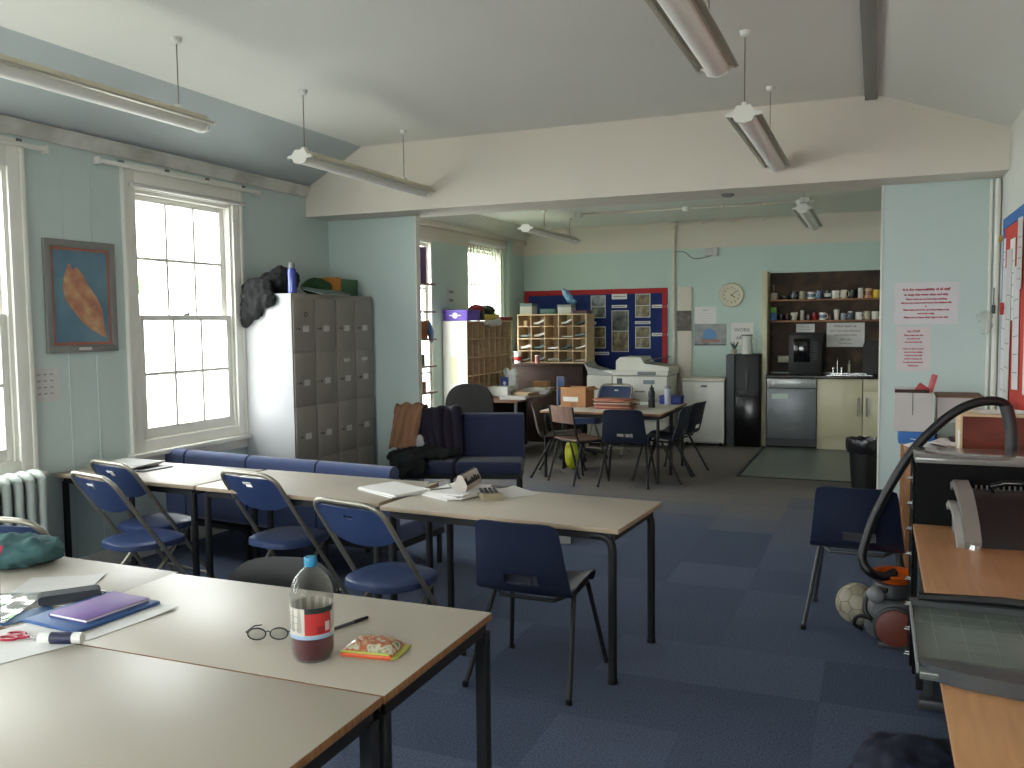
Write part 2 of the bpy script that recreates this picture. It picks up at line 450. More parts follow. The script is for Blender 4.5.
# ---------------------------------------------------------------- sash windows
def sash_window(n, y0, y1, z0, z1, cas=True, blind=False):
    w = bpy.data.objects.new('window_%d' % n, None); COL.objects.link(w); w['kind'] = 'structure'
    xin = XL; xo = XL - WT
    f = MB()      # box frame lining the reveal
    f.box(xo + .02, xin, y0, y0 + .03, z0, z1); f.box(xo + .02, xin, y1 - .03, y1, z0, z1); f.box(xo + .02, xin, y0, y1, z1 - .03, z1)
    f.box(xo, xin, y0, y1, z0, z0 + .035)
    obj('window_frame', f, M_trim, w)
    zm = (z0 + z1) / 2 - .0
    for k, (za, zb, xa) in enumerate(((z0 + .035, zm + .02, xin - .012), (zm - .02, z1 - .03, xin - .055))):
        s = MB(); ya, yb = y0 + .03, y1 - .03; t = .034
        bt = .075 if k == 0 else .035
        s.box(xa - t, xa, ya, ya + .05, za, zb, .004); s.box(xa - t, xa, yb - .05, yb, za, zb, .004)
        s.box(xa - t, xa, ya, yb, za, za + bt, .004); s.box(xa - t, xa, ya, yb, zb - .04, zb, .004)
        for q in (1, 2):
            yy = ya + .05 + (yb - ya - .1) * q / 3; s.box(xa - t, xa, yy - .011, yy + .011, za + .02, zb - .02)
        zz = (za + bt + zb - .04) / 2; s.box(xa - t, xa, ya + .03, yb - .03, zz - .011, zz + .011)
        so = obj('sash', s, M_trim, w)
        g = MB(); g.box(xa - .02, xa - .016, ya + .03, yb - .03, za + .03, zb - .02); obj('pane', g, M_glass, so)
    if cas:
        c = MB(); cw = .105
        c.box(xin, xin + .022, y0 - cw, y0 + .006, z0 - .05, z1 + .17, .005); c.box(xin, xin + .022, y1 - .006, y1 + cw, z0 - .05, z1 + .17, .005)
        c.box(xin, xin + .020, y0 - cw, y1 + cw, z1 - .006, z1 + .17, .005)
        c.box(xin + .02, xin + .032, y0 - cw, y0 - cw + .03, z0 - .05, z1 + .17, .004); c.box(xin + .02, xin + .032, y1 + cw - .03, y1 + cw, z0 - .05, z1 + .17, .004)
        obj('architrave', c, M_trim, w)
        s = MB(); s.box(xin, xin + .075, y0 - cw - .03, y1 + cw + .03, z0 - .085, z0 - .05, .008); s.box(xin, xin + .02, y0 - cw, y1 + cw, z0 - .16, z0 - .085, .004); s.box(xin, xin + .018, y0 - .01, y1 + .01, z0 - .05, z0 + .03, .004)
        obj('window_sill', s, M_trim, w)
    lk = MB(); lk.box(xin - .03, xin - .012, (y0 + y1) / 2 - .03, (y0 + y1) / 2 + .03, zm + .02, zm + .035, .004); lk.cyl((xin - .022, (y0 + y1) / 2, zm + .03), (xin - .018, (y0 + y1) / 2 + .04, zm + .05), .006)
    obj('sash_catch', lk, M_chrome, w)
    return w
for i, (a, b, c, d) in enumerate(WINS):
    sash_window(i + 1, a, b, c, d, cas=(i < 4))
bw = bpy.data.objects.new('window_7', None); COL.objects.link(bw); bw['kind'] = 'structure'  # unseen back window, added to brighten the beam and right slope
m = MB()
for a in (-3.9, -2.925, -1.93, -.94): m.box(a, a + .04, YB - .09, YB - .03, .9, 2.5)
m.box(-3.9, -.9, YB - .09, YB - .03, .9, .96); m.box(-3.9, -.9, YB - .09, YB - .03, 2.45, 2.5)
obj('window_frame', m, M_trim, bw)
m = MB(); m.box(-3.88, -.92, YB - .06, YB - .056, .93, 2.48); obj('pane', m, M_glass, bw)
# curtain rails over the main windows
for lab, y0, y1 in (('white curtain rail fixed over the lockers side window', 4.40, 6.05), ('white curtain rail fixed over the window by the radiator', 2.4, 4.02)):
    t = thing('curtain_rail', lab, 'curtain rail', (XL, y0, 2.72))
    r = MB(); r.box(.03, .055, 0, y1 - y0, 0, .028, .006); r.box(.004, .055, 0, .02, -.01, .04, .004); r.box(.004, .055, y1 - y0 - .02, y1 - y0, -.01, .04, .004)
    obj('rail', r, M_trim, t)
    for k in range(4):
        b = MB(); yy = .2 + k * (y1 - y0 - .4) / 3; b.box(.004, .04, yy, yy + .03, .02, .05, .004); obj('bracket', b, M_grey, t)
# slim roller-blind track just inside the window head
t = MB(); t.box(0, .035, 0, 1.2, 0, .03, .006)
o = obj('blind_track', t, M_offw, None, (XL + .03, 4.66, 2.60)); tag(o, 'slim white blind track at the head of the sash window', 'blind track')

# ---------------------------------------------------------------- outside
g = MB(); g.box(-40, 12, -30, YB - WT - .02, -.6, -.5); g.box(-40, XL - WT - .02, YB - WT - .02, 40, -.6, -.5)
o = struct('ground_1', g, mat('pale_paving', (190, 190, 184), .9), 'pale paved yard outside')
M_leaf = mat('leaf_green', (96, 140, 70), .7, var=.3, scale=3)
for k, (x, y, z, h) in enumerate(((-17, 11.5, 3.6, 2.4), (-19, 16.0, 3.2, 2.2))):
    t = thing('garden_tree', ['round leafy tree outside the sash window, nearer the building', 'round leafy tree outside, further along the yard'][k], 'tree', (x, y, -.5))
    m = MB(); m.tube([(0, 0, 0), (.05, 0, z * .5), (0, .1, z)], [.18, .13, .08]); obj('trunk', m, M_brown, t)
    cr = MB()
    for q in range(9):
        a = q * 2.4; cr.ell((math.cos(a) * 1.1 * (q % 3) / 2, math.sin(a) * 1.1 * (q % 3) / 2, z + .3 * (q % 4)), (1.1, 1.1, .95), 12, 8)
    obj('crown', cloth(cr, M_leaf, .16, .6, .4, 'crown'), None, t)
# ================================================================ lights
def light_fixture(loc, L, label, ends='both', rods=(.12, .88), rod_top=3.19):
    """hung fluorescent fitting running along +Y from loc"""
    t = thing('fluorescent_light', label, 'ceiling light', loc, 0, 'hung fluorescent fittings')
    body = MB(); body.prism([(-.035, .075), (.035, .075), (.06, .04), (.062, .03), (-.062, .03), (-.06, .04)], 0, L, 'y')
    obj('housing', body, mat('aged_white_enamel', (206, 200, 176), .4, var=.08), t)
    df = MB(); pr = [(math.cos(a) * .052, .03 - math.sin(a) * .045) for a in [PI * k / 12 for k in range(13)]]
    df.prism(pr, .015, L - .015, 'y'); obj('diffuser', df, mat('prismatic_diffuser', (246, 243, 236), .5, var=.02), t, label='pale rounded diffuser')
    for sx in (-1, 1):
        wg = MB(); wg.prism([(sx * .058, .04), (sx * .092, .034), (sx * .094, .022), (sx * .078, .018), (sx * .076, .028), (sx * .058, .032)], .0, L, 'y')
        obj('side_louvre', wg, mat('louvre_grey', (176, 172, 156), .35, metal=.3), t)
    for y in (0, L):
        c = MB(); c.prism([(-.036, .077), (.036, .077), (.06, .045), (.095, .038), (.096, .022), (.058, .018), (.045, -.008), (0, -.018), (-.045, -.008), (-.058, .018), (-.096, .022), (-.095, .038), (-.06, .045)], y - .008, y + .008, 'y')
        obj('end_cap', c, M_trim, t)
    for k in rods:
        r = MB(); h = rod_top - loc[2]; y = k * L
        r.cyl((0, y, .07), (0, y, h - .01), .0035, 6); obj('hanging_wire', r, M_steel, t)
        r = MB(); r.lathe([(0, h), (.03, h), (.026, h - .022), (.012, h - .032), (0, h - .034)], (0, y, 0), 16); obj('ceiling_rose', r, M_white, t)
        r = MB(); r.box(-.014, .014, y - .02, y + .02, .072, .1, .003); obj('wire_clip', r, M_white, t)
    return t
light_fixture((-3.52, 2.25, 2.735), 1.74, 'long fluorescent fitting hung nearest on the left, over the window seats', rods=(.15, .90))
light_fixture((-3.54, 4.93, 2.715), 1.74, 'fluorescent fitting hung in front of the left end of the cream beam', rods=(.03, .80))
light_fixture((-.68, 2.25, 2.74), 1.85, 'fluorescent fitting cut by the top edge of the view, nearest by the centre')
light_fixture((-.68, 4.95, 2.712), 1.74, 'short looking fluorescent fitting hung before the right half of the beam', rods=(.02, .73))
light_fixture((-3.74, 9.5, 2.69), 1.75, 'fluorescent fitting hung in the annex over the pigeonholes', rods=(.35, .9), rod_top=2.99)
light_fixture((-.70, 9.3, 2.71), 1.85, 'fluorescent fitting hung in the annex before the kitchen corner', rods=(.1, .7), rod_top=2.99)

# ================================================================ tables
def table(w, d, h, label, loc, rz, edge=M_edge, group=None, leg_r=.016, square=False, bent=False, legs=(0, 1, 2, 3), th=.024, ins=.045):
    """origin at the front right corner (x from -w to 0, y from 0 to d)"""
    t = thing('table', label, 'table', loc, rz, group)
    tp = MB(); tp.box(-w, 0, 0, d, h - th, h, .004, 2); tp.mats = [edge]; tp.mat_where(M_lam, lambda f: f.normal.z > .8)
    obj('tabletop', tp, None, t)
    fr = MB()
    z1 = h - th; z0 = z1 - .04
    fr.box(-w + ins, -ins, ins - .012, ins + .012, z0, z1); fr.box(-w + ins, -ins, d - ins - .012, d - ins + .012, z0, z1)
    fr.box(-w + ins - .012, -w + ins + .012, ins, d - ins, z0, z1); fr.box(-ins - .012, -ins + .012, ins, d - ins, z0, z1)
    obj('frame', fr, M_black, t)
    C = [(-ins, ins), (-w + ins, ins), (-w + ins, d - ins), (-ins, d - ins)]
    for k in legs:
        x, y = C[k]; m = MB()
        if square: m.box(x - leg_r, x + leg_r, y - leg_r, y + leg_r, .01, z0 + .01, .004)
        elif bent and k in (0, 3):
            pts = [(x - .10, y, z0 + .018)] + arc((x - .06, y, z0 + .018), (x, y, z0 + .018), (x, y, z0 - .05), 7) + [(x, y, .01)]
            m.tube(pts, leg_r, 12)
        else: m.tube([(x, y, .01), (x, y, z0 + .01)], leg_r, 12)
        lo = obj('leg', m, M_black, t)
        f = MB(); f.cyl((x, y, 0), (x, y, .022), leg_r + .003, 12); obj('foot', f, M_blackpl, lo)
    return t
# foreground group of four
table(1.29, .668, .72, 'cream table nearest the middle with bottle, pen and sweet packet on it', (-1.105, 1.825, 0), math.radians(.3), square=True, leg_r=.019, ins=.024)
table(1.29, .665, .72, 'bare cream table at the lower edge of the view', (-1.105, 1.155, 0), math.radians(.3), square=True, leg_r=.019, ins=.024)
table(1.25, .665, .72, 'cream table at the left edge holding the green cloth bundle', (-2.405, 1.84, 0), math.radians(-1.2), square=True, leg_r=.019, ins=.024)
table(1.25, .665, .72, 'cream table in the bottom left corner of the view', (-2.405, 1.15, 0), 0, square=True, leg_r=.019, ins=.024)
# row behind
M_lam_edge = M_edgeL
table(1.27, .66, .72, 'right table of the row with the calculator and papers, one free rounded leg', (-1.035, 3.705, 0), math.radians(-4), edge=M_edgeL, leg_r=.02, bent=True)
table(1.25, .62, .72, 'middle table of the row in front of the low blue seats', (-2.345, 3.86, 0), math.radians(-2.6), edge=M_edgeL, leg_r=.02)
table(1.16, .60, .72, 'left table of the row under the sash window, newspaper at its far end', (-3.615, 3.925, 0), math.radians(-2.2), edge=M_edgeL, leg_r=.02)
# far pair
table(1.30, .64, .71, 'near half of the far table pair, carrying the cardboard box and red folders', (-1.965, 8.62, 0), math.radians(-1), leg_r=.016)
table(1.30, .62, .71, 'far half of the far table pair, beyond the red folders', (-1.97, 9.275, 0), math.radians(-1), leg_r=.016)

# ================================================================ chairs
def shell_chair(label, plastic, loc, rz, group, handle=True, legm=M_black):
    """moulded polypropylene chair, faces +Y, origin on the floor under the seat"""
    t = thing('plastic_chair', label, 'chair', loc, rz, group)
    prof = spline([(0, .235, .415), (0, .19, .445), (0, .05, .437), (0, -.10, .425), (0, -.185, .445), (0, -.225, .51), (0, -.245, .60), (0, -.265, .70), (0, -.285, .775)], 3)
    n = len(prof) - 1; NV = 14
    def wid(u):
        z = u
        if u < .3: return .212 - .02 * max(0, (.08 - u) / .08)
        if u < .5: return .212 + .020 * (u - .3) / .2
        return .232 - .040 * (u - .5) / .5
    def fn(u, v):
        i = min(int(u * n + 1e-6), n - 1); fr = u * n - i
        p = prof[i].lerp(prof[i + 1], fr)
        s = v * 2 - 1; w = wid(u)
        y, z = p.y, p.z
        if u > .4:
            k = min(1, (u - .4) / .2)
            y += k * (.075 - .035 * u) * abs(s) ** 2.2                   # back wraps round the sitter
            if u > .93: z -= .018 * abs(s) ** 8
        else:
            z += .022 * abs(s) ** 4 * (1 - max(0, .1 - u) * 8)
            if u < .06: z -= .01
        return (s * w, y, z)
    h0, h1 = int(n * .585), int(n * .585) + 2
    skip = (lambda i, j: h0 <= i < h1 and NV * .32 <= j < NV * .68) if handle else None
    sh = MB(); sh.shell(fn, n, NV, .007, skip); obj('seat_shell', sh, plastic, t)
    if handle:
        rim = MB(); a = fn(h0 / n, .36); b = fn(h0 / n, .64); c = fn(h1 / n, .66); d = fn(h1 / n, .34)
        rim.tube([a, b, c, d], .0055, 6, closed=True); obj('handle_rim', rim, plastic, t)
    fr = MB()
    fr.tube([(-.19, .15, .425), (-.195, -.02, .415), (-.13, -.12, .40), (.13, -.12, .40), (.195, -.02, .415), (.19, .15, .425)], .010, 8)
    fr.tube([(-.19, .15, .422), (.19, .15, .422)], .010, 8); obj('under_frame', fr, legm, t)
    for sx in (-1, 1):
        for y0, y1 in ((.15, .255), (-.03, -.25)):
            l = MB(); l.tube([(sx * .192, y0, .42), (sx * .25, y1, .005)], .0115, 8); lo = obj('leg', l, legm, t)
            f = MB(); f.tube([(sx * .2475, y1 - .005 * (1 if y1 < 0 else -1), .022), (sx * .2507, y1, 0)], .0145, 8); obj('foot', f, M_blackpl, lo)
    return t
def folding_chair(label, loc, rz, group='blue folding chairs', sticker=True):
    """steel folding chair with blue seat, faces +Y"""
    t = thing('folding_chair', label, 'chair', loc, rz, group)
    W = .215
    def P(x, k):           # main frame line: from front foot (k=0) to the top (k=1)
        return Vector((x, .30 - .575 * k, .005 + .835 * k))
    pts = [P(-W - .01, 0), P(-W - .005, .5), P(-W, .82)] + arc(P(-W, .9), P(-W, 1.0), P(-W + .10, 1.0), 6) + arc(P(W - .10, 1.0), P(W, 1.0), P(W, .9), 6) + [P(W, .82), P(W + .005, .5), P(W + .01, 0)]
    m = MB(); m.tube(pts, .0125, 10); obj('frame', m, M_steel, t)
    # rear legs: from under the seat front down to the floor behind
    for sx in (-1, 1):
        m = MB(); m.tube([(sx * .17, .155, .425), (sx * .172, -.02, .24), (sx * .178, -.22, .005)], .0105, 8); lo = obj('rear_leg', m, M_steel, t)
        m = MB(); m.tube([(sx * .1775, -.206, .02), (sx * .1785, -.224, 0)], .0135, 8); obj('foot', m, M_blackpl, lo)
        m = MB(); q = P(sx * (W + .01), 0); m.tube([q + Vector((0, -.01, .016)), q + Vector((0, .001, -.005))], .015, 8); obj('foot', m, M_blackpl, t)
    m = MB(); m.tube([(-.17, -.13, .11), (.17, -.13, .11)], .008, 8); obj('stretcher', m, M_steel, t)
    m = MB(); m.tube([(-.205, .235, .09), (.205, .235, .09)], .008, 8); obj('stretcher', m, M_steel, t)
    # seat: rounded D with drooping lip
    def seat(u, v):
        a = u * 2 * PI
        cx, sy = math.cos(a), math.sin(a)
        px = .205 * math.copysign(abs(cx) ** .62, cx); py = .20 * math.copysign(abs(sy) ** .7, sy)
        px *= 1 - .10 * (py < 0) * abs(py) / .2
        return px, py
    rings = []
    m = MB()
    for s, z in ((1.0, .405), (1.0, .42), (.985, .433), (.93, .440), (.6, .436), (.25, .434)):
        rings.append(m.ring([(seat(k / 32, 0)[0] * s, .03 + seat(k / 32, 0)[1] * s, z) for k in range(32)]))
    m.skin(rings); obj('seat', m, M_bluepl, t)
    # back panel
    def bk(u, v):
        s = v * 2 - 1; k = .735 + .235 * u
        lo = (.055 * (abs(s) ** 2.5)) if u < .5 else 0
        p = P(s * W * .96, k + lo * (1 - 2 * u if u < .5 else 0))
        return (p.x, p.y - .035 * (1 - s * s) * (1 - .5 * u), p.z)
    m = MB(); m.shell(bk, 10, 16, .005, lambda i, j: i == 7 and 7 <= j <= 8); obj('backrest', m, M_bluepl, t)
    if sticker:
        m = MB(); c = P(0, .935); m.cbox((0, c.y - .0245, c.z - .004), (.062, .003, .016), R=Rx(math.radians(34.6))); obj('label_plate', m, M_white, t)
    return t
CH = 'blue folding chairs'
folding_chair('front one of two nested blue folding chairs by the radiator end of the row', (-3.86, 3.74, 0), math.radians(-14), CH)
folding_chair('rear one of two nested blue folding chairs, against the left table of the row', (-4.11, 4.10, 0), math.radians(-12), CH)
folding_chair('blue folding chair pushed under the middle of the row, white tag on its back', (-3.10, 4.07, 0), math.radians(-9), CH)
folding_chair('blue folding chair directly behind the drinks bottle, facing the row of tables', (-2.14, 3.58, 0), math.radians(-12), CH, sticker=False)
folding_chair('blue folding chair beyond the red folders, back to the photocopier', (-3.05, 10.56, 0), math.radians(178), CH)
shell_chair('navy plastic chair alone under the right end of the row of tables', M_navy, (-1.43, 3.73, 0), math.radians(-2), 'navy plastic chairs')
shell_chair('navy plastic chair standing by the football and vacuum hose', M_navy, (-.07, 5.03, 0), math.radians(-3), 'navy plastic chairs', legm=M_dgrey)
shell_chair('navy plastic chair with its back to us at the near side of the far tables', M_navy, (-2.30, 8.58, 0), math.radians(4), 'navy plastic chairs')
shell_chair('navy plastic chair at the right end of the far tables, nearer one', M_navy, (-2.02, 8.98, 0), math.radians(86), 'navy plastic chairs')
shell_chair('navy plastic chair at the right end of the far tables, further one', M_navy, (-1.97, 9.44, 0), math.radians(80), 'navy plastic chairs')
M_greypl = mat('grey_brown_plastic', (88, 80, 74), .5)
shell_chair('grey plastic chair at the left end of the far tables', M_greypl, (-3.14, 8.87, 0), math.radians(-80), None, handle=False)
# black rounded chair back just past the foreground table
def padded_chair(label, loc, rz):
    t = thing('stacking_chair', label, 'chair', loc, rz)
    m = MB()
    def bk(u, v):
        s = v * 2 - 1; h = math.sqrt(max(0, 1 - abs(s) ** 3.6))
        return (s * .245, -.235 - .05 * u + .03 * s * s, .50 + .235 * u * h)
    m.shell(bk, 10, 18, .014); obj('backrest', m, mat('charcoal_plastic', (34, 34, 35), .6), t)
    m = MB(); m.prism(rrect(.43, .42, .09), .42, .455); obj('seat', m, MATS['charcoal_plastic'], t)
    for sx in (-1, 1):
        m = MB(); m.tube([(sx * .21, .20, 0), (sx * .205, .17, .42)], .0115, 8); obj('leg', m, M_black, t)
        m = MB(); m.tube([(sx * .21, -.24, 0), (sx * .205, -.20, .42), (sx * .2, -.25, .60)], .0115, 8); obj('leg', m, M_black, t)
    m = MB(); m.tube([(-.205, .17, .41), (.205, .17, .41)], .01, 8); m.tube([(-.205, -.2, .41), (.205, -.2, .41)], .01, 8); obj('under_frame', m, M_black, t)
    return t
padded_chair('dark rounded chair back tucked behind the foreground table, left of the bottle', (-2.03, 2.50, 0), math.radians(198))
# plywood school chair
def ply_chair(label, loc, rz):
    t = thing('school_chair', label, 'chair', loc, rz)
    ply = ramp_mat('brown_plywood', 'noise', [(.3, (112, 84, 72)), (.7, (134, 104, 90))], .45, 5, stretch=(6, 1, 1))
    m = MB()
    m.shell(lambda u, v: ((v * 2 - 1) * (.19 - .01 * u), -.215 - .03 * u - .03 * (1 - (v * 2 - 1) ** 2), .62 + .17 * u), 6, 12, .010); obj('backrest', m, ply, t)
    m = MB(); m.shell(lambda u, v: ((v * 2 - 1) * (.195), -.19 + .40 * u, .445 + .012 * abs(v * 2 - 1) ** 3 - .014 * math.sin(PI * u)), 10, 10, .010); obj('seat', m, ply, t)
    for sx in (-1, 1):
        m = MB(); m.tube([(sx * .185, -.255, .79), (sx * .185, -.205, .50), (sx * .185, -.17, .43), (sx * .185, .15, .425)], .0105, 8); obj('side_frame', m, M_black, t)
        for y0, y1 in ((.13, .21), (-.14, -.26)):
            m = MB(); m.tube([(sx * .185, y0, .425), (sx * .205, y1, 0)], .0105, 8); obj('leg', m, M_black, t)
    m = MB(); m.tube([(-.185, .13, .42), (.185, .13, .42)], .009, 8); m.tube([(-.185, -.14, .42), (.185, -.14, .42)], .009, 8); obj('under_frame', m, M_black, t)
ply_chair('brown plywood school chair at the near side of the far tables, below the cardboard box', (-2.80, 8.58, 0), math.radians(-32))

# low blue modular seats
def low_seat(label, loc, rz, w=.6, group='low blue seats', fab=M_navyf, H=.745, S=.36, d=.66):
    """faces +Y, back along y=0"""
    t = thing('low_seat', label, 'seat', loc, rz, group)
    m = MB(); m.prism([(p, q) for p, q in rrect(.10, H - S + .10, .045, 5, .055, (H + S - .10) / 2)], -w / 2 + .004, w / 2 - .004, 'x'); obj('backrest', m, fab, t)
    m = MB(); m.box(-w / 2 + .004, w / 2 - .004, .06, d, S - .12, S, .028, 3); obj('seat_cushion', m, fab, t)
    m = MB(); m.box(-w / 2 + .01, w / 2 - .01, .03, d - .03, S - .155, S - .12); obj('base_frame', m, M_black, t)
    for sx in (-1, 1):
        for y in (.05, d - .06):
            m = MB(); m.box(sx * (w / 2 - .035) - .014, sx * (w / 2 - .035) + .014, y - .014, y + .014, 0, S - .14, .003); obj('leg', m, M_black, t)
for k, (x, y, rz, w, lab) in enumerate((
        (-3.07, 4.725, -6, .6, 'low blue seat at the right end of the row, striped folder on it'),
        (-3.67, 4.78, -5, .6, 'low blue seat, second from the right end of its row'),
        (-4.28, 4.85, -7, .6, 'low blue seat below the sash window, second from the left of its row'))):
    low_seat(lab, (x, y, 0), math.radians(rz), w)
low_seat('short low blue seat filling the corner by the left wall', (-4.69, 4.90, 0), math.radians(-6), .2)
BX, BY, BA = -4.03, 7.005, math.radians(17.3)     # left back corner and turn of the two seats by the pier
def bench(u, v=0, z=0): return (BX + u * math.cos(BA) + v * math.sin(BA), BY + u * math.sin(BA) - v * math.cos(BA), z)
low_seat('dark blue low seat clear of clothes, beyond the row of tables', bench(.87), BA + PI, .58, 'dark blue low seats', M_navyf2, H=.83, S=.44, d=.42)
low_seat('dark blue low seat buried under coats beside the pier', bench(.29), BA + PI, .58, 'dark blue low seats', M_navyf2, H=.83, S=.44, d=.42)
# office chairs
M_bkf = mat('black_fabric', (30, 27, 26), .95, bump=.2, bscale=200)
def office_chair(label, loc, rz, fab, bw=.26, bh=.235, bz=.76):
    t = thing('office_chair', label, 'chair', loc, rz)
    m = MB(); m.prism([(math.copysign(abs(math.cos(a)) ** .7, math.cos(a)) * (bw - .03 * math.sin(a)), bz + math.copysign(abs(math.sin(a)) ** .75, math.sin(a)) * bh) for a in [2 * PI * k / 28 for k in range(28)]], -.30, -.22, 'y'); obj('backrest', m, fab, t)
    m = MB(); m.prism(rrect(.46, .44, .12, 5), .44, .51); obj('seat', m, fab, t)
    m = MB(); m.tube([(0, -.28, .62), (0, -.25, .46), (0, -.05, .42)], .025, 8); m.cyl((0, 0, .1), (0, 0, .44), .025); obj('column', m, M_black, t)
    for k in range(5):
        a = k * 2 * PI / 5; m = MB(); m.tube([(0, 0, .11), (math.cos(a) * .28, math.sin(a) * .28, .07)], [.022, .014], 8); lg = obj('base_arm', m, M_blackpl, t)
        m = MB(); m.ell((math.cos(a) * .28, math.sin(a) * .28, .03), (.03, .03, .03)); obj('castor', m, M_blackpl, lg)
office_chair('black office chair with a rounded back behind the coats', (-4.05, 8.72, 0), math.radians(12), M_bkf)
office_chair('blue swivel chair seen side on, its star base under the far tables', (-3.24, 10.02, 0), math.radians(-68), M_navyf, .2, .19, .80)

# ================================================================ lockers
M_lock = mat('grey_enamel_locker', (146, 140, 132), .5, var=.05, scale=3)
M_lockside = mat('daylit_grey_enamel', (188, 188, 190), .42, var=.03)  # side faces paler: window light put into the enamel colour
for b in range(2):
    y0 = 5.83 + b * .605; LY = .6; X0, X1, H = -4.79, -4.31, 1.89
    t = thing('locker', ['grey metal locker block nearer the sash window, coat thrown over it', 'grey metal locker block standing against the pier'][b], 'locker', (X1, y0, 0), 0, 'grey metal lockers')
    m = MB(); m.box(X0 - X1, 0, 0, LY, .0, H, .003); m.mats = [M_lock]; m.mat_where(M_lockside, lambda f: abs(f.normal.y) > .8)
    obj('cabinet', m, None, t)
    for cx in range(2):
        for r in range(4):
            a = .012 + cx * .292; z = .10 + r * .44
            d = MB(); d.box(.002, .012, a, a + .282, z, z + .428, .003)
            do = obj('door', d, M_lock, t)
            s = MB(); s.box(.0115, .0135, a + .12, a + .20, z + .16, z + .21); obj('paper_label', s, M_offw, do)
            s = MB(); s.cyl((.011, a + .065, z + .185), (.02, a + .065, z + .185), .009, 10); s.cyl((.011, a + .03, z + .185), (.015, a + .03, z + .185), .006, 8); obj('lock', s, M_dgrey, do)
            if r == 2 and b == 1 :
                s = MB(); s.box(.0115, .0135, a + .10, a + .19, z + .33, z + .36); obj('paper_label', s, M_offw, do)
            if r == 3 and b == 0 and cx == 0:
                s = MB(); s.tube([(.014, a + .16 + .02 * math.cos(q), z + .30 + .02 * math.sin(q)) for q in [2 * PI * k / 14 for k in range(14)]], .004, 5, closed=True); obj('round_sticker', s, M_dgrey, do)
# things on the lockers
M_jack = mat('black_leather', (13, 13, 15), .9, var=.2, scale=10)
c = MB()
c.ell((.02, .02, .09), (.17, .17, .10)); c.ell((.06, .06, .15), (.12, .13, .08)); c.ell((-.04, -.17, .03), (.17, .06, .10)); c.ell((-.07, -.195, -.08), (.12, .035, .14)); c.ell((.04, -.195, -.04), (.12, .035, .09)); c.ell((-.13, -.19, -.15), (.065, .04, .13))
def fixjack(me):
    for v in me.vertices:
        x, y, z = v.co
        if y > -.155 and z < .004: v.co.z = .004
        if z < 0 and y > -.165: v.co.y = -.165
        if x < -.2: v.co.x = -.2
        if y > .36: v.co.y = .36
    return me
j = obj('jacket', fixjack(cloth(c, M_jack, .014, .06, .06, 'jacket')), None, None, (-4.60, 6.0, 1.892)); tag(j, 'black jacket slumped over the near corner of the lockers', 'jacket')
t = thing('water_bottle', 'blue clear drinks bottle standing on the lockers', 'bottle', (-4.335, 5.885, 1.892))
m = MB(); m.lathe([(0, 0), (.034, 0), (.036, .02), (.033, .10), (.036, .16), (.03, .195), (.018, .20), (0, .2)], seg=18); obj('body', m, mat('blue_clear_plastic', (50, 70, 160), .15, spec=.8), t)
m = MB(); m.lathe([(.0, .20), (.024, .20), (.024, .235), (.015, .245), (0, .245)], seg=16); obj('cap', m, M_grey, t)
m = MB(); m.ell((0, 0, .07), (.12, .17, .075)); o = obj('cloth_bundle', cloth(m, mat('dark_green_cloth', (34, 74, 42), .9), .014, .05, .1, 'bundle', .002), None, None, (-4.50, 6.45, 1.892)); tag(o, 'dark green cloth bundle on the lockers behind the blue bottle', 'cloth')
t = thing('folder', 'grey green folder leaning over the front of the lockers top', 'folder', (-4.36, 6.28, 1.895), 0)
m = MB(); m.cbox((0, .12, .028), (.22, .42, .012), .003, R=Ry(math.radians(14)).to_4x4()); obj('cover', m, mat('grey_green_card', (110, 128, 120), .6), t)
m = MB(); m.cbox((.0, .12, .018), (.20, .40, .008), R=Ry(math.radians(14)).to_4x4()); obj('pages', m, M_offw, t)
m = MB(); m.box(-.1, .1, 0, .26, 0, .15, .004); o = obj('file_box', m, mat('green_card_box', (46, 84, 52), .7), None, (-4.50, 6.70, 1.892)); tag(o, 'dark green file box at the far end of the lockers top', 'box')
m = MB(); m.box(-.1, .1, 0, .09, 0, .16, .004); o = obj('file_box', m, mat('orange_card_box', (190, 120, 40), .7), None, (-4.50, 6.60, 1.892)); tag(o, 'narrow orange file box next to the green one on the lockers', 'box')

# ================================================================ radiator
t = thing('radiator', 'old white column radiator under the left edge window', 'radiator', (XL + .14, 2.62, 0))
for k in range(15):
    m = MB(); y = .03 + k * .078
    for x in (-.055, .055):
        m.tube([(x, y, .14), (x, y, .74)], .026, 10)
    m.ell((0, y, .745), (.09, .034, .045), 14, 8); m.ell((0, y, .145), (.09, .034, .04), 14, 8)
    obj('section', m, mat('old_white_radiator_enamel', (196, 204, 196), .4), t)
for y in (.03, 1.12):
    m = MB(); m.box(-.05, .05, y - .014, y + .014, 0, .13, .005); obj('foot', m, MATS['old_white_radiator_enamel'], t)
m = MB(); m.tube([(0, 1.1, .15), (0, 1.19, .15), (0, 1.2, .0)], .012, 8); obj('pipe', m, M_trim, t)
# chair with grey tube back at the far left
folding_chair('blue folding chair half out of view at the left edge, behind the green bundle', (-3.40, 2.80, 0), math.radians(4), CH, sticker=False)

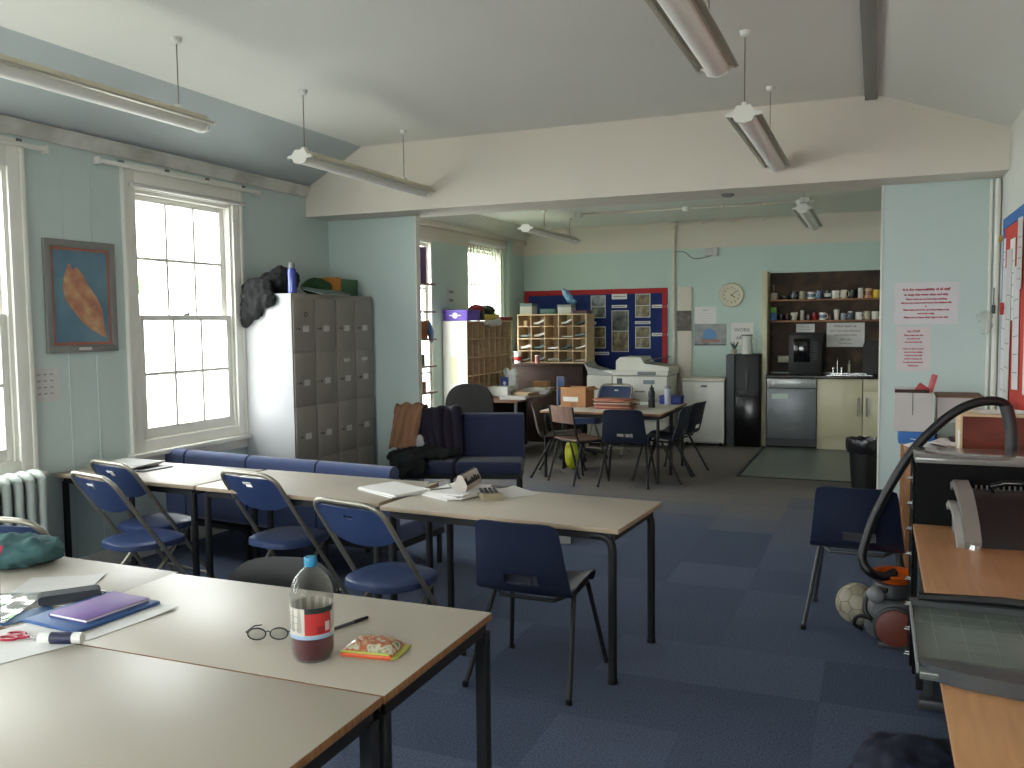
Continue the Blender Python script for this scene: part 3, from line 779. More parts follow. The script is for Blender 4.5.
# ================================================================ picture and paper on the left wall
t = thing('framed_picture', 'framed picture of an orange island on a blue sea, greyed by haze', 'picture', (XL + .001, 4.25, 1.835))
RY = Ry(math.radians(0))
m = MB(); fw = .045
for (a, b, c, d) in ((-.275, .275, .315, .36), (-.275, .275, -.36, -.315), (-.275, -.23, -.36, .36), (.23, .275, -.36, .36)): m.box(.002, .028, a, b, c, d, .005)
obj('frame', m, mat('hazed_wood_frame', (128, 128, 126), .5), t)  # frame, sea and island colours carry a painted window haze
m = MB()
for (a, b, c, d) in ((-.225, .225, .295, .312), (-.225, .225, -.312, -.295), (-.225, -.212, -.312, .312), (.212, .225, -.312, .312)): m.box(.012, .018, a, b, c, d)
obj('inner_border', m, mat('salmon_border', (168, 104, 84), .6), t)
m = MB(); m.box(.004, .013, -.228, .228, -.315, .315); obj('painted_sea', m, ramp_mat('sea_blue', 'noise', [(.3, (84, 118, 142)), (.7, (112, 146, 162))], .35, 4), t)
m = MB()
isl = [(-.10, .20), (-.13, .12), (-.14, .05), (-.12, -.03), (-.06, -.10), (.0, -.17), (.08, -.22), (.16, -.26), (.19, -.27), (.17, -.18), (.16, -.08), (.12, .0), (.05, .08), (.02, .14), (-.03, .19), (-.06, .17), (-.08, .21)]
m.prism(isl, .0132, .0150, 'x'); obj('painted_island', m, ramp_mat('island_orange', 'noise', [(.3, (168, 112, 96)), (.5, (192, 136, 106)), (.7, (206, 172, 128))], .5, 14), t)
m = MB(); m.box(.028, .031, -.05, .05, -.347, -.328); obj('name_plate', m, M_offw, t)
t = thing('notice', 'white typed notice on the wall above the radiator', 'notice', (XL + .002, 3.92, 1.28))
m = MB(); m.box(0, .002, -.15, .15, -.105, .105); obj('sheet', m, M_offw, t)
m = MB(); M_ink = mat('grey_print', (140, 142, 148), .8)
for r in range(4):
    for q in range(5): m.box(.002, .0026, -.11 + q * .045, -.085 + q * .045, .06 - r * .04, .068 - r * .04)
m.box(.002, .0027, -.13, -.112, -.045, .03)
obj('printed_text', m, M_ink, t)
# ================================================================ kitchen corner
M_cab = mat('cream_kitchen_laminate', (206, 198, 168), .35, var=.03)
M_ss = mat('silver_grey_enamel', (120, 124, 128), .35, metal=.35, var=.05)
M_stone = ramp_mat('brown_stone_laminate', 'noise', [(.3, (46, 34, 26)), (.5, (70, 52, 38)), (.75, (96, 74, 56))], .7, 5)
M_wt = mat('dark_worktop', (42, 36, 34), .25, var=.2, scale=40)
m = MB(); m.box(-1.30, .6, 12.085, 12.0995, .95, 2.25); o = obj('splashback', m, M_stone); o['kind'] = 'structure'; o.name = 'wall_kitchen_panel'; o['label'] = 'dark brown stone effect panel behind the kitchen shelves'
m = MB(); m.box(-1.365, -1.30, 11.74, 12.0995, .0, 2.26, .003); o = obj('end_panel', m, M_cab); tag(o, 'tall narrow cream end panel at the left of the kitchen units', 'panel')
m = MB(); m.box(-1.298, .6, 11.56, 12.0848, .90, .935, .004); o = obj('worktop', m, M_wt); tag(o, 'long dark worktop over the dishwasher and cream cupboards', 'worktop')
# dishwasher
t = thing('dishwasher', 'silver grey dishwasher under the left end of the dark worktop', 'dishwasher', (-.98, 11.60, 0))
m = MB(); m.box(-.30, .30, .02, .45, .03, .895); obj('body', m, M_dgrey, t)
m = MB(); m.box(-.298, .298, -.005, .03, .13, .765, .006); obj('door', m, M_ss, t)
m = MB(); m.box(-.298, .298, -.008, .03, .775, .893, .006); cp = obj('control_panel', m, mat('silver_panel', (168, 170, 170), .3, metal=.4), t)
m = MB(); m.cyl((-.225, -.018, .84), (-.225, -.008, .84), .028, 16); obj('knob', m, M_white, cp)
for k in range(4):
    m = MB(); m.cyl((.12 + .04 * k, -.013, .84), (.12 + .04 * k, -.008, .84), .006, 8); obj('button', m, M_dgrey, cp)
m = MB(); m.box(-.298, .298, .03, .06, .03, .12); obj('kickplate', m, M_ss, t)
m = MB(); m.box(-.24, -.04, -.0065, -.005, .63, .70); obj('sticker', m, mat('pale_green_sticker', (196, 212, 200), .5), t)
def kitchen_unit(label, x, w, drawer=False):
    t = thing('kitchen_cupboard', label, 'cupboard', (x, 11.62, 0), 0, 'cream kitchen cupboards')
    m = MB(); m.box(0, w, .02, .45, .14, .897); obj('carcass', m, M_cab, t)
    m = MB(); m.box(.003, w - .003, 0, .02, .16, .74 if drawer else .892, .003); d = obj('door', m, M_cab, t)
    hx = .045 if drawer else w - .045
    h = MB(); h.tube([(hx, 0, .44), (hx, -.028, .44), (hx, -.028, .66), (hx, 0, .66)], .011, 8); obj('handle', h, M_chrome, d)
    if drawer:
        m = MB(); m.box(.003, w - .003, 0, .02, .75, .892, .003); d = obj('drawer', m, M_cab, t)
        h = MB(); h.tube([(w / 2 - .07, 0, .82), (w / 2 - .07, -.028, .82), (w / 2 + .07, -.028, .82), (w / 2 + .07, 0, .82)], .006, 8); obj('handle', h, M_steel, d)
    m = MB(); m.box(0, w, .05, .07, 0, .14); obj('plinth', m, M_cab, t)
kitchen_unit('wide cream cupboard door next to the dishwasher', -.675, .53)
kitchen_unit('cream cupboard with a drawer above, behind the black bin', -.14, .5, True)
# shelves
for z, lab in ((1.875, 'upper wooden shelf of mugs in the kitchen corner'), (1.605, 'lower wooden shelf of mugs in the kitchen corner')):
    m = MB(); m.box(-1.298, .6, 11.86, 12.084, z, z + .022, .002); o = obj('shelf', m, M_edge); tag(o, lab, 'shelf', 'kitchen wall shelves')
def mug(x, z, c, label, r=.042, h=.095, kind='mug', y=11.95, hand=1, lid=None, taper=1.0, band=None):
    t = thing(kind, label, {'mug': 'mug'}.get(kind, kind.replace('_', ' ')), (x, y, z), 0, 'mugs and cups on the kitchen shelves')
    mm = mat('glaze_%d_%d_%d' % c, c, .25)
    m = MB(); m.lathe([(0, 0), (r * taper * .95, 0), (r * taper, .006), (r, h), (r * .92, h), (r * taper * .88, .012), (0, .012)], seg=18)
    obj('cup' if kind == 'mug' else 'body', m, mm, t)
    if hand:
        a = .5 * hand; d = Vector((math.cos(a) * (1 if hand > 0 else -1), -abs(math.sin(a)), 0)) if abs(hand) < 3 else Vector((0, -1, 0))
        d.normalize(); R = r * .95
        m = MB(); m.tube([d * R + Vector((0, 0, h * .82)), d * (R + .026) + Vector((0, 0, h * .78)), d * (R + .032) + Vector((0, 0, h * .5)), d * (R + .02) + Vector((0, 0, h * .24)), d * R + Vector((0, 0, h * .2))], .0055, 6); obj('handle', m, mm, t)
    if band:
        m = MB(); m.lathe([(r + .0008, h * .25), (r + .0008, h * .7)], seg=18); obj('painted_band', m, mat('glaze_%d_%d_%d' % band, band, .25), t)
    if lid:
        m = MB(); m.lathe([(0, h), (r * 1.04, h), (r * 1.04, h + .014), (0, h + .02)], seg=16); obj('lid', m, mat('glaze_%d_%d_%d' % lid, lid, .3), t)
    return t
U, Lz = 1.898, 1.628
WH = (226, 224, 216); CR = (196, 186, 160); BK = (20, 20, 24)
p = mug(-1.235, U, (186, 176, 160), 'pale pot with a brush standing in it, far left of the upper shelf', .05, .085, 'utensil_pot', hand=0)
m = MB(); m.tube([(0, 0, .02), (-.01, 0, .19)], .006, 6); obj('brush_stick', m, M_steel, p)
mug(-1.10, U, (38, 34, 34), 'low dark bowl on the upper shelf beside the pale pot', .06, .045, 'bowl', hand=0)
mug(-.985, U, (40, 48, 54), 'dark ringed mug, first mug from the left on the upper shelf', .046, .10, hand=-1, band=(90, 100, 104))
mug(-.885, U, (150, 142, 122), 'beige mug right of the dark ringed mug on the upper shelf', .044, .10, hand=1)
mug(-.78, U, WH, 'white mug with a pale blue band on the upper shelf', .047, .09, hand=1, band=(120, 146, 168))
mug(-.68, U, (70, 96, 130), 'slate blue mug on the upper shelf', .043, .10, hand=-1)
mug(-.58, U, (34, 36, 48), 'black mug with a white rim patch on the upper shelf', .042, .10, hand=-1, band=(200, 200, 196))
mug(-.485, U, (230, 226, 214), 'plain white mug left of its taller white twin on the upper shelf', .045, .10, hand=1)
mug(-.385, U, (222, 214, 198), 'ivory mug immediately left of the black mug on the upper shelf', .042, .105, hand=1)
mug(-.285, U, BK, 'black mug in the right half of the upper shelf', .045, .105, hand=-1)
mug(-.19, U, (200, 196, 186), 'tall pale cup behind the gap right of the black mug, upper shelf', .032, .125, 'cup', hand=0, y=11.93)
mug(-.10, U, (196, 150, 116), 'tan mug beside the yellow mug on the upper shelf', .045, .12, hand=-1, band=(150, 96, 70))
mug(-.005, U, (216, 184, 40), 'bright yellow mug on the upper shelf', .044, .10, hand=1)
mug(.085, U, (224, 220, 210), 'white mug right of the yellow mug on the upper shelf', .04, .10, hand=0)
t = thing('tin', 'tall green and blue tin at the left of the lower shelf', 'tin', (-1.24, 11.95, Lz)); 
m = MB(); m.box(-.04, .04, -.03, .03, 0, .10, .004); obj('base', m, mat('tin_blue', (36, 96, 150), .4), t)
m = MB(); m.box(-.04, .04, -.03, .03, .10, .17, .004); obj('top', m, mat('tin_green', (90, 156, 54), .4), t)
mug(-1.145, Lz, (44, 32, 30), 'small dark brown cup next to the green and blue tin', .035, .07, 'cup', hand=0)
mug(-1.07, Lz, (50, 26, 34), 'small dark red brown mug left of the tapered white cup', .036, .075, hand=1)
mug(-.985, Lz, (204, 200, 186), 'white tapered cup on the lower shelf', .047, .10, 'cup', hand=0, taper=.68)
mug(-.885, Lz, (176, 170, 160), 'tall pale tumbler on the lower shelf', .025, .125, 'tumbler', hand=0)
mug(-.81, Lz, (90, 84, 80), 'small grey cup on the lower shelf beside the tumbler', .03, .07, 'cup', hand=0)
mug(-.735, Lz, (140, 30, 36), 'dark red mug on the lower shelf', .036, .095, hand=1)
mug(-.64, Lz, (228, 226, 220), 'white and steel blue mug in the middle of the lower shelf', .044, .095, hand=1, band=(120, 132, 150))
mug(-.555, Lz, (110, 80, 64), 'small brown cup in the middle of the lower shelf', .028, .06, 'cup', hand=0)
mug(-.47, Lz, (222, 218, 208), 'white travel cup with a lid on the lower shelf', .034, .115, 'cup', hand=0, lid=(200, 196, 190), taper=.75)
mug(-.385, Lz, (150, 160, 166), 'grey mug with a looped handle right of the travel cup', .034, .085, hand=1)
mug(-.305, Lz, (84, 88, 100), 'slate mug with a white lid on the lower shelf', .032, .09, hand=1, lid=(220, 220, 220))
mug(-.205, Lz, (232, 230, 224), 'bright white mug near the right end of the lower shelf', .043, .095, hand=1)
mug(-.11, Lz, (188, 176, 152), 'cream mug near the right end of the lower shelf', .042, .105, hand=-1)
mug(-.015, Lz, (226, 222, 212), 'white mug at the right end of the lower shelf', .043, .10, hand=1)
# notices on the panel
def notice(loc, w, h, label, lines, size, col=(150, 60, 70), name='notice', rz=0, paper=None, spacing=1.5, align='CENTER', axis='y', tilt=0, bold=0):
    """paper on a wall facing -Y (or -X when axis is x)"""
    t = thing(name, label, name.replace('_', ' '), loc, {'y': 0, 'x': -PI / 2}[axis])
    t.rotation_euler = (0, tilt, {'y': 0, 'x': -PI / 2}[axis])
    m = MB(); m.box(-w / 2, w / 2, -.0016, 0, -h / 2, h / 2); obj('sheet', m, paper or M_paper, t)
    tx = text_mesh(lines, size, spacing, align, bold=bold)
    zs = [v.co.z for v in tx.bm.verts]; mid = (max(zs) + min(zs)) / 2
    tx.xf(T(0 if align == 'CENTER' else -w * .42, -.0022, -mid))
    o = obj('printed_text', tx, mat('ink_%d_%d_%d' % col, col, .8), t)
    return t
notice((-.365, 12.0848, 1.435), .455, .31, 'white notice with lines of dark red print under the mug shelf', [('Please wash up', 1.2), 'your own cups and plates', 'and put them away', 'after use', 'Thank you'], .036, col=(130, 60, 66), name='notice')
notice((-.855, 12.0848, 1.525), .23, .11, 'small white notice over the black appliance in the kitchen corner', ['Please keep', 'this area clean'], .022, col=(90, 90, 96))
# appliance, sockets, sink
t = thing('coffee_machine', 'tall black appliance standing on the left of the dark worktop', 'appliance', (-.83, 11.85, .935))
m = MB(); m.box(-.20, .20, -.12, .20, 0, .52, .012); obj('body', m, M_blackpl, t)
m = MB(); m.box(-.14, .06, -.128, -.12, .16, .46, .006); d = obj('glass_front', m, mat('black_glass', (12, 12, 14), .08), t)
for k in range(7):
    m = MB(); m.box(.10, .15, -.126, -.12, .40 - k * .035, .415 - k * .035, .002); obj('button', m, M_dgrey, t)
t = thing('wall_socket', 'cream double wall socket at the left of the splashback', 'socket', (-1.12, 12.0848, 1.12))
m = MB(); m.box(-.075, .075, -.012, 0, -.043, .043, .003); obj('faceplate', m, M_cab, t)
for s in (-1, 1):
    m = MB(); m.box(s * .045 - .008, s * .045 + .008, -.016, -.012, .012, .032, .001); obj('switch', m, M_white, t)
t = thing('sink', 'steel sink let into the dark worktop', 'sink', (-.3, 11.82, .935))
m = MB(); m.box(-.27, .27, -.19, -.17, 0, .008); m.box(-.27, .27, .15, .17, 0, .008); m.box(-.27, -.25, -.19, .17, 0, .008); m.box(.25, .27, -.19, .17, 0, .008); m.box(-.25, .25, -.17, .15, 0, .003); obj('basin', m, M_chrome, t)
for dx, lab in ((-.16, 'left'), (-.12, 'r')):
    pass
t = thing('tap', 'chrome swan neck tap behind the sink', 'tap', (-.455, 12.02, .935))
m = MB(); m.tube([(0, 0, 0), (0, 0, .17)] + arc((0, 0, .17), (0, -.02, .24), (0, -.09, .20), 6), .012, 10); obj('spout', m, M_chrome, t)
for s in (-1, 1):
    m = MB(); m.lathe([(0, 0), (.016, 0), (.014, .05), (.024, .06), (.022, .085), (0, .09)], (s * .05, 0, 0), 12); obj('tap_handle', m, M_chrome, t)
t = thing('soap_dispenser', 'slim steel dispenser beside the tap', 'dispenser', (-.31, 12.0, .935))
m = MB(); m.lathe([(0, 0), (.022, 0), (.022, .12), (.008, .13), (.008, .18), (0, .18)], seg=14); obj('body', m, M_steel, t)
m = MB(); m.tube([(0, 0, .178), (0, -.05, .175)], .007, 8); obj('nozzle', m, M_chrome, t)
m = MB(); m.prism(rrect(.26, .42, .06, 5, 0, .21), -.03, .03, 'y'); o = obj('tray', m, mat('black_tray', (18, 16, 16), .4), None, (-.02, 11.98, .937), rot=(math.radians(-8), 0, 0)); tag(o, 'black tray stood on end at the right of the sink', 'tray')
# fridge
t = thing('fridge', 'low white undercounter fridge left of the water cooler', 'fridge', (-2.075, 11.52, 0))
m = MB(); m.box(-.265, .265, .045, .56, .03, .845, .006); obj('cabinet', m, M_white, t)
m = MB(); m.box(-.27, .27, 0, .05, .05, .845, .012); d = obj('door', m, M_white, t)
m = MB(); m.box(-.275, .275, -.005, .56, .848, .885, .008); obj('worktop', m, mat('white_formica', (220, 214, 200), .4), t)
m = MB(); m.box(-.03, .05, -.003, .001, .775, .795, .001); obj('badge', m, M_dgrey, d)
for s in (-1, 1):
    m = MB(); m.cyl((s * .22, .06, 0), (s * .22, .06, .05), .02); obj('foot', m, M_blackpl, t)
# water cooler
t = thing('water_cooler', 'tall black water cooler beside the kitchen end panel', 'water cooler', (-1.575, 11.56, 0))
m = MB(); m.box(-.215, .205, .03, .38, 0, 1.20, .02); obj('body', m, M_blackpl, t)
m = MB(); m.prism([(-.215, .03), (-.205, .0), (-.16, -.012), (-.11, -.012), (-.10, .03)], .0, 1.195, 'z'); obj('side_column', m, M_dgrey, t)
m = MB(); m.box(.03, .07, .0, .03, .72, 1.0, .006); m.box(-.07, .17, .015, .032, .70, .73, .004); obj('dispensing_bay', m, M_dgrey, t)
m = MB(); m.box(-.09, .195, .012, .032, 0.02, .66, .008); obj('lower_door', m, mat('gloss_black', (12, 12, 13), .2), t)
m = MB(); m.box(-.05, .15, -.02, .03, .68, .70, .004); obj('drip_tray', m, M_dgrey, t)
t = thing('jug', 'clear plastic jug on top of the water cooler', 'jug', (-1.54, 11.66, 1.20))
m = MB(); m.lathe([(0, 0), (.07, 0), (.072, .01), (.062, .20), (.07, .235), (.064, .235), (.056, .2), (.064, .014), (0, .014)], seg=20); obj('body', m, mat('cloudy_plastic', (206, 208, 200), .25, spec=.7), t)
m = MB(); m.tube([(.06, -.01, .20), (.115, -.02, .19), (.12, -.02, .07), (.068, -.01, .05)], .009, 8); obj('handle', m, MATS['cloudy_plastic'], t)
m = MB(); m.lathe([(0, .235), (.072, .235), (.07, .25), (0, .25)], seg=18); obj('lid', m, M_dgrey, t)
t = thing('potted_cactus', 'small spiky plant on the left of the water cooler top', 'plant', (-1.70, 11.66, 1.20))
m = MB(); m.lathe([(0, 0), (.03, 0), (.04, .06), (0, .06)], seg=14); obj('pot', m, mat('terracotta_pale', (176, 164, 150), .8), t)
for k in range(9):
    a = k * 2.4; m = MB(); m.tube([(0, 0, .055), (math.cos(a) * .03, math.sin(a) * .03, .11), (math.cos(a) * .055, math.sin(a) * .05, .15 + .006 * (k % 3))], [.008, .009, .002], 6); obj('leaf', m, mat('grey_green_leaf', (70, 84, 66), .7), t)
# bin
t = thing('waste_bin', 'black bin with a crumpled liner beside the right pier', 'bin', (-.085, 9.15, 0))
m = MB(); m.lathe([(0, 0), (.12, 0), (.15, .44), (.14, .44), (.115, .01), (0, .01)], seg=20); obj('body', m, M_blackpl, t)
m = MB(); n = 40; rs = []
for z, a in ((.34, .0), (.38, .012), (.43, .018), (.475, .010), (.478, -.01), (.43, -.02)):
    rs.append([Vector(((.158 + a + .006 * math.sin(k * 2.3 + z * 40)) * math.cos(2 * PI * k / n), (.158 + a + .006 * math.sin(k * 2.3 + z * 40)) * math.sin(2 * PI * k / n), z + .006 * math.sin(k * 1.7))) for k in range(n)])
m.skin([m.ring(r) for r in rs], cap0=False, cap1=False); obj('liner', m, mat('black_liner', (30, 28, 32), .25), t)

# ================================================================ far wall: clock, posters, conduit
t = thing('wall_clock', 'round cream wall clock over the water cooler', 'clock', (-1.80, 12.0995, 1.975))
m = MB(); m.lathe([(0, 0), (.165, 0), (.165, .025), (.15, .045), (.128, .045), (.125, .03), (0, .03)], seg=40, M=Rx(PI / 2)); obj('case', m, mat('cream_plastic', (222, 214, 192), .4), t)
m = MB(); m.lathe([(0, .031), (.124, .031), (.124, .032), (0, .032)], seg=32, M=Rx(PI / 2)); dl = obj('dial', m, mat('clock_dial', (214, 206, 182), .5), t)
nm = MB()
for k in range(12):
    a = PI / 2 - (k + 1) * PI / 6
    tm = text_mesh([str(k + 1)], .032, bold=.0006); tm.xf(T(math.cos(a) * .098, -.033, math.sin(a) * .098 + .022))
    me = tm.mesh('n'); nm.bm.from_mesh(me); bpy.data.meshes.remove(me)
obj('numerals', nm, mat('clock_ink', (60, 54, 46), .6), dl)
for nme, a, l, w_ in (('hour_hand', math.radians(90 - 128), .055, .005), ('minute_hand', math.radians(90 - 52), .085, .0035)):
    m = MB(); m.box(-.012, l, -.037, -.034, -w_, w_); m.xf(Ry(-a)); obj(nme, m, M_black, t)
def poster(name, label, cat, x0, x1, z0, z1, m_, y=12.0995, frame=None, group=None):
    m = MB(); m.box(x0, x1, y - .004, y, z0, z1); o = obj(name, m, m_); tag(o, label, cat, group); return o
m = MB(); m.box(-2.52, -2.33, 12.07, 12.0995, .0, 2.10, .003); o = obj('trim_20', m, M_cream); o['kind'] = 'structure'; o['label'] = 'tall cream boxing beside the vertical conduit'
M_dkphoto = ramp_mat('dark_mottled_photo', 'noise', [(.3, (40, 34, 30)), (.6, (90, 76, 66)), (.8, (130, 120, 108))], .4, 14)
poster('poster', 'small dark mottled poster on the cream boxing', 'poster', -2.535, -2.335, 1.50, 1.775, M_dkphoto, 12.069)
notice((-2.15, 12.0995, 1.71), .29, .23, 'white lined notice above the landscape photo', [('Notice', 1.2), '__________________', '_________________', '__________________', '________________'], .022, col=(120, 120, 130), align='CENTER')
t = thing('photo_print', 'landscape print of blue shapes by the fridge wall', 'print', (-2.085, 12.0995, 1.445))
m = MB(); m.box(-.215, .215, -.005, 0, -.145, .145); obj('print', m, ramp_mat('blue_photo', 'noise', [(.3, (120, 124, 130)), (.5, (150, 152, 150)), (.7, (96, 90, 84))], .35, 5), t)
m = MB(); m.prism([(-.10, -.04), (-.08, .05), (-.02, .09), (.06, .06), (.09, -.02), (.06, -.06), (-.06, -.07)], -.0062, -.005, 'y'); obj('blue_shape', m, mat('print_blue', (84, 134, 190), .4), t)
m = MB(); m.box(-.10, .13, -.0068, -.0055, -.10, -.065); obj('pink_strip', m, mat('print_pink', (170, 110, 104), .4), t)
m = MB(); m.box(-.215, .215, -.0065, -.005, -.145, -.132); obj('dark_edge', m, M_dgrey, t)
notice((-1.66, 12.0995, 1.455), .29, .30, 'white sign reading work area above the water cooler', ['WORK', 'AREA'], .066, col=(130, 128, 134), spacing=1.6, name='sign', bold=.001)
# vertical conduit with clips and horizontal run
def conduit(label, pts, r=.012, clips=(), name='conduit_pipe'):
    t = thing(name, label, 'conduit', pts[0]); o = Vector(pts[0])
    m = MB(); m.tube([Vector(p) - o for p in pts], r, 8); obj('pipe', m, M_cream, t)
    for c in clips:
        k = MB(); k.cbox(Vector(c) - o, (.045, .045, .045), .006); obj('clip', k, M_cream, t)
    return t
conduit('vertical cream conduit on the far wall between the blue board and posters', [(-2.575, 12.07, .02), (-2.575, 12.07, 2.945)], .02, [(-2.575, 12.075, z) for z in (.8, 1.35, 1.9, 2.35)])
conduit('thin cream conduit running along the top of the far wall', [(-2.65, 12.075, 2.965), (-.80, 12.075, 2.965)], .011, [(x, 12.078, 2.965) for x in (-2.55, -2.2, -1.8, -1.4)])
conduit('cream conduit with round boxes running across the annex ceiling', [(-3.46, 10.6, 2.972), (-2.12, 10.6, 2.972), (-.82, 10.6, 2.972)], .013, [(x, 10.6, 2.975) for x in (-3.0, -1.7, -1.2)])
for k, (x, lab) in enumerate(((-3.46, 'round white ceiling junction box at the left end of the conduit'), (-2.12, 'round white ceiling junction box in the middle of the conduit'), (-.82, 'round white ceiling junction box at the right end of the conduit'))):
    m = MB(); m.lathe([(0, .0), (.045, 0), (.045, -.05), (.03, -.06), (0, -.06)], seg=20); o = obj('junction_box', m, M_white, None, (x, 10.6, 2.99)); tag(o, lab, 'junction box')
t = thing('alarm_sounder', 'small white box with a drooping cable high on the far wall', 'alarm', (-2.05, 12.0995, 2.56))
m = MB(); m.box(-.10, 0, -.05, 0, -.05, .05, .006); m.box(0, .07, -.06, 0, -.06, .06, .008); obj('case', m, M_offw, t)
m = MB(); m.tube(spline([(-.50, -.02, .02), (-.38, -.02, .01), (-.26, -.025, -.08), (-.1, -.025, -.07), (.0, -.03, -.045)], 6), .006, 6); obj('cable', m, M_grey, t)
t = thing('smoke_detector', 'small flat detector under the beam soffit', 'detector', (-1.08, 7.02, 2.61))
m = MB(); m.lathe([(0, 0), (.05, 0), (.05, -.012), (.03, -.022), (0, -.022)], seg=18); obj('body', m, M_grey, t)
t = thing('extension_box', 'grey end box fixed where the annex conduit meets the light', 'box', (-.76, 10.45, 2.93))
m = MB(); m.box(-.05, .05, -.08, .08, 0, .06, .006); obj('body', m, M_offw, t)

# ================================================================ blue notice board
t = thing('notice_board', 'large blue notice board with a red border on the far wall', 'notice board', (-3.73, 12.0995, 1.56))
m = MB(); m.box(-1.06, 1.06, -.02, 0, -.62, .535); obj('backing', m, mat('board_blue', (26, 46, 110), .85, bump=.1, bscale=200), t)
m = MB(); rb = mat('board_red', (176, 30, 36), .7)
m.box(-1.06, 1.06, -.026, -.02, .465, .535); m.box(.99, 1.06, -.026, -.02, -.62, .465); m.box(-1.06, -.99, -.026, -.02, -.62, .465); obj('red_border', m, rb, t)
ph = [ramp_mat('photo_sky', 'noise', [(.35, (70, 70, 64)), (.5, (150, 156, 160)), (.7, (196, 200, 204))], .4, 9),
      ramp_mat('photo_land', 'noise', [(.3, (34, 40, 34)), (.55, (96, 100, 92)), (.75, (170, 174, 176))], .4, 8),
      ramp_mat('photo_sepia', 'noise', [(.3, (60, 50, 34)), (.55, (130, 116, 80)), (.75, (190, 182, 156))], .4, 12)]
def board_photo(x0, x1, z0, z1, k, lab):
    t = thing('photograph', lab, 'photograph', ((x0 + x1) / 2, 12.076, (z0 + z1) / 2), 0, 'photographs on the blue board')
    w, h = (x1 - x0) / 2, (z1 - z0) / 2
    m = MB(); m.box(-w, w, -.002, 0, -h, h); obj('mount', m, M_offw, t)
    m = MB(); m.box(-w + .012, w - .012, -.003, -.002, .006, h - .012); obj('upper_print', m, ph[k], t)
    m = MB(); m.box(-w + .012, w - .012, -.003, -.002, -h + .012, -.006); obj('lower_print', m, ph[(k + (1 if k != 2 else 0)) % 3], t)
board_photo(-3.77, -3.55, 1.69, 2.01, 0, 'pair of prints at the top left of the blue board, above the pigeonholes')
board_photo(-3.77, -3.55, 1.26, 1.57, 2, 'dark pair of prints lower left on the blue board')
board_photo(-3.465, -3.215, 1.21, 1.795, 1, 'tall pair of landscape prints in the middle of the blue board')
board_photo(-3.12, -2.905, 1.69, 2.02, 2, 'pair of prints at the top right of the blue board')
board_photo(-3.12, -2.905, 1.26, 1.565, 2, 'sepia pair of prints at the lower right of the blue board')
for k, (a, b, c, d) in enumerate(((-3.46, -3.24, 1.95, 2.03), (-3.46, -3.24, 1.83, 1.87), (-2.885, -2.66, 1.82, 1.865), (-3.125, -2.905, 1.60, 1.64), (-2.885, -2.66, 1.43, 1.475), (-3.71, -3.50, 1.165, 1.21), (-3.80, -3.69, 1.60, 1.64))):
    t = thing('caption_strip', 'white caption strip ' + ('at the very top of the blue board', 'just under the topmost caption', 'beside the top right pair of prints', 'between the two right hand pairs of prints', 'beside the lower right pair of prints', 'below the dark pair of prints', 'between the two left hand pairs of prints')[k], 'caption', ((a + b) / 2, 12.076, (c + d) / 2), 0, 'caption strips on the blue board')
    m = MB(); m.box((a - b) / 2, (b - a) / 2, -.002, 0, (c - d) / 2, (d - c) / 2); obj('strip', m, M_paper, t)
    m = MB(); m.box((a - b) / 2 * .8, (b - a) / 2 * .8, -.0026, -.002, -.006, .004); obj('print_line', m, M_ink, t)

# ================================================================ pigeonhole units
def pigeonholes(label, loc, rz, w, d, h, cols, rows, mt, side=None, back=M_pine):
    """front faces -Y, origin bottom left front"""
    t = thing('pigeonhole_unit', label, 'pigeonholes', loc, rz)
    m = MB(); m.box(0, .016, 0, d, 0, h); m.box(w - .016, w, 0, d, 0, h); m.box(0, w, 0, d, h - .016, h); m.box(0, w, 0, d, 0, .016); m.box(0, w, d - .008, d, 0, h)
    m.mats = [mt]
    if side: m.mat_where(side, lambda f: abs(f.normal.x) > .8 and min(abs(v.co.x - q) for v in f.verts for q in (0, w)) < .001)
    obj('carcass', m, None, t)
    m = MB()
    for r in range(1, rows): z = h * r / rows; m.box(.016, w - .016, .003, d - .008, z - .006, z + .006)
    obj('shelves', m, mt, t)
    m = MB()
    for c in range(1, cols): x = w * c / cols; m.box(x - .005, x + .005, .006, d - .008, .016, h - .016)
    obj('dividers', m, mt, t)
    return t
M_whside = mat('daylit_white_side', (232, 230, 224), .45)  # daylight on the unit's side put in as white colour
p1 = pigeonholes('tall wooden pigeonhole unit with its daylit side whitened, against the annex window wall', (-4.47, 9.42, .12), PI / 2, 1.38, .32, 1.545, 8, 7, M_pine, M_whside)
m = MB(); m.box(-.002, 0, .13, .23, .80, 1.12); obj('yellow_sheet', m, mat('pale_yellow_paper', (228, 224, 196), .8), p1)
m = MB(); m.box(.02, 1.36, .03, .30, -.12, 0); obj('plinth', m, M_brown, p1)
p2 = pigeonholes('open wooden pigeonhole unit stuffed with papers, standing on the dark cabinet', (-4.59, 11.30, 1.08), 0, 1.0, .36, .67, 5, 4, M_pine)
t = thing('cabinet', 'dark brown cabinet carrying the smaller pigeonhole unit', 'cabinet', (-4.64, 11.22, 0))
m = MB(); m.box(0, 1.02, 0, .48, 0, 1.05, .004); obj('body', m, M_brown, t)
m = MB(); m.box(-.01, 1.04, -.02, .48, 1.05, 1.078, .004); obj('top', m, M_brown, t)
m = MB(); m.box(.03, .99, -.006, 0, .1, .98, .003); obj('front_panel', m, M_brown, t)
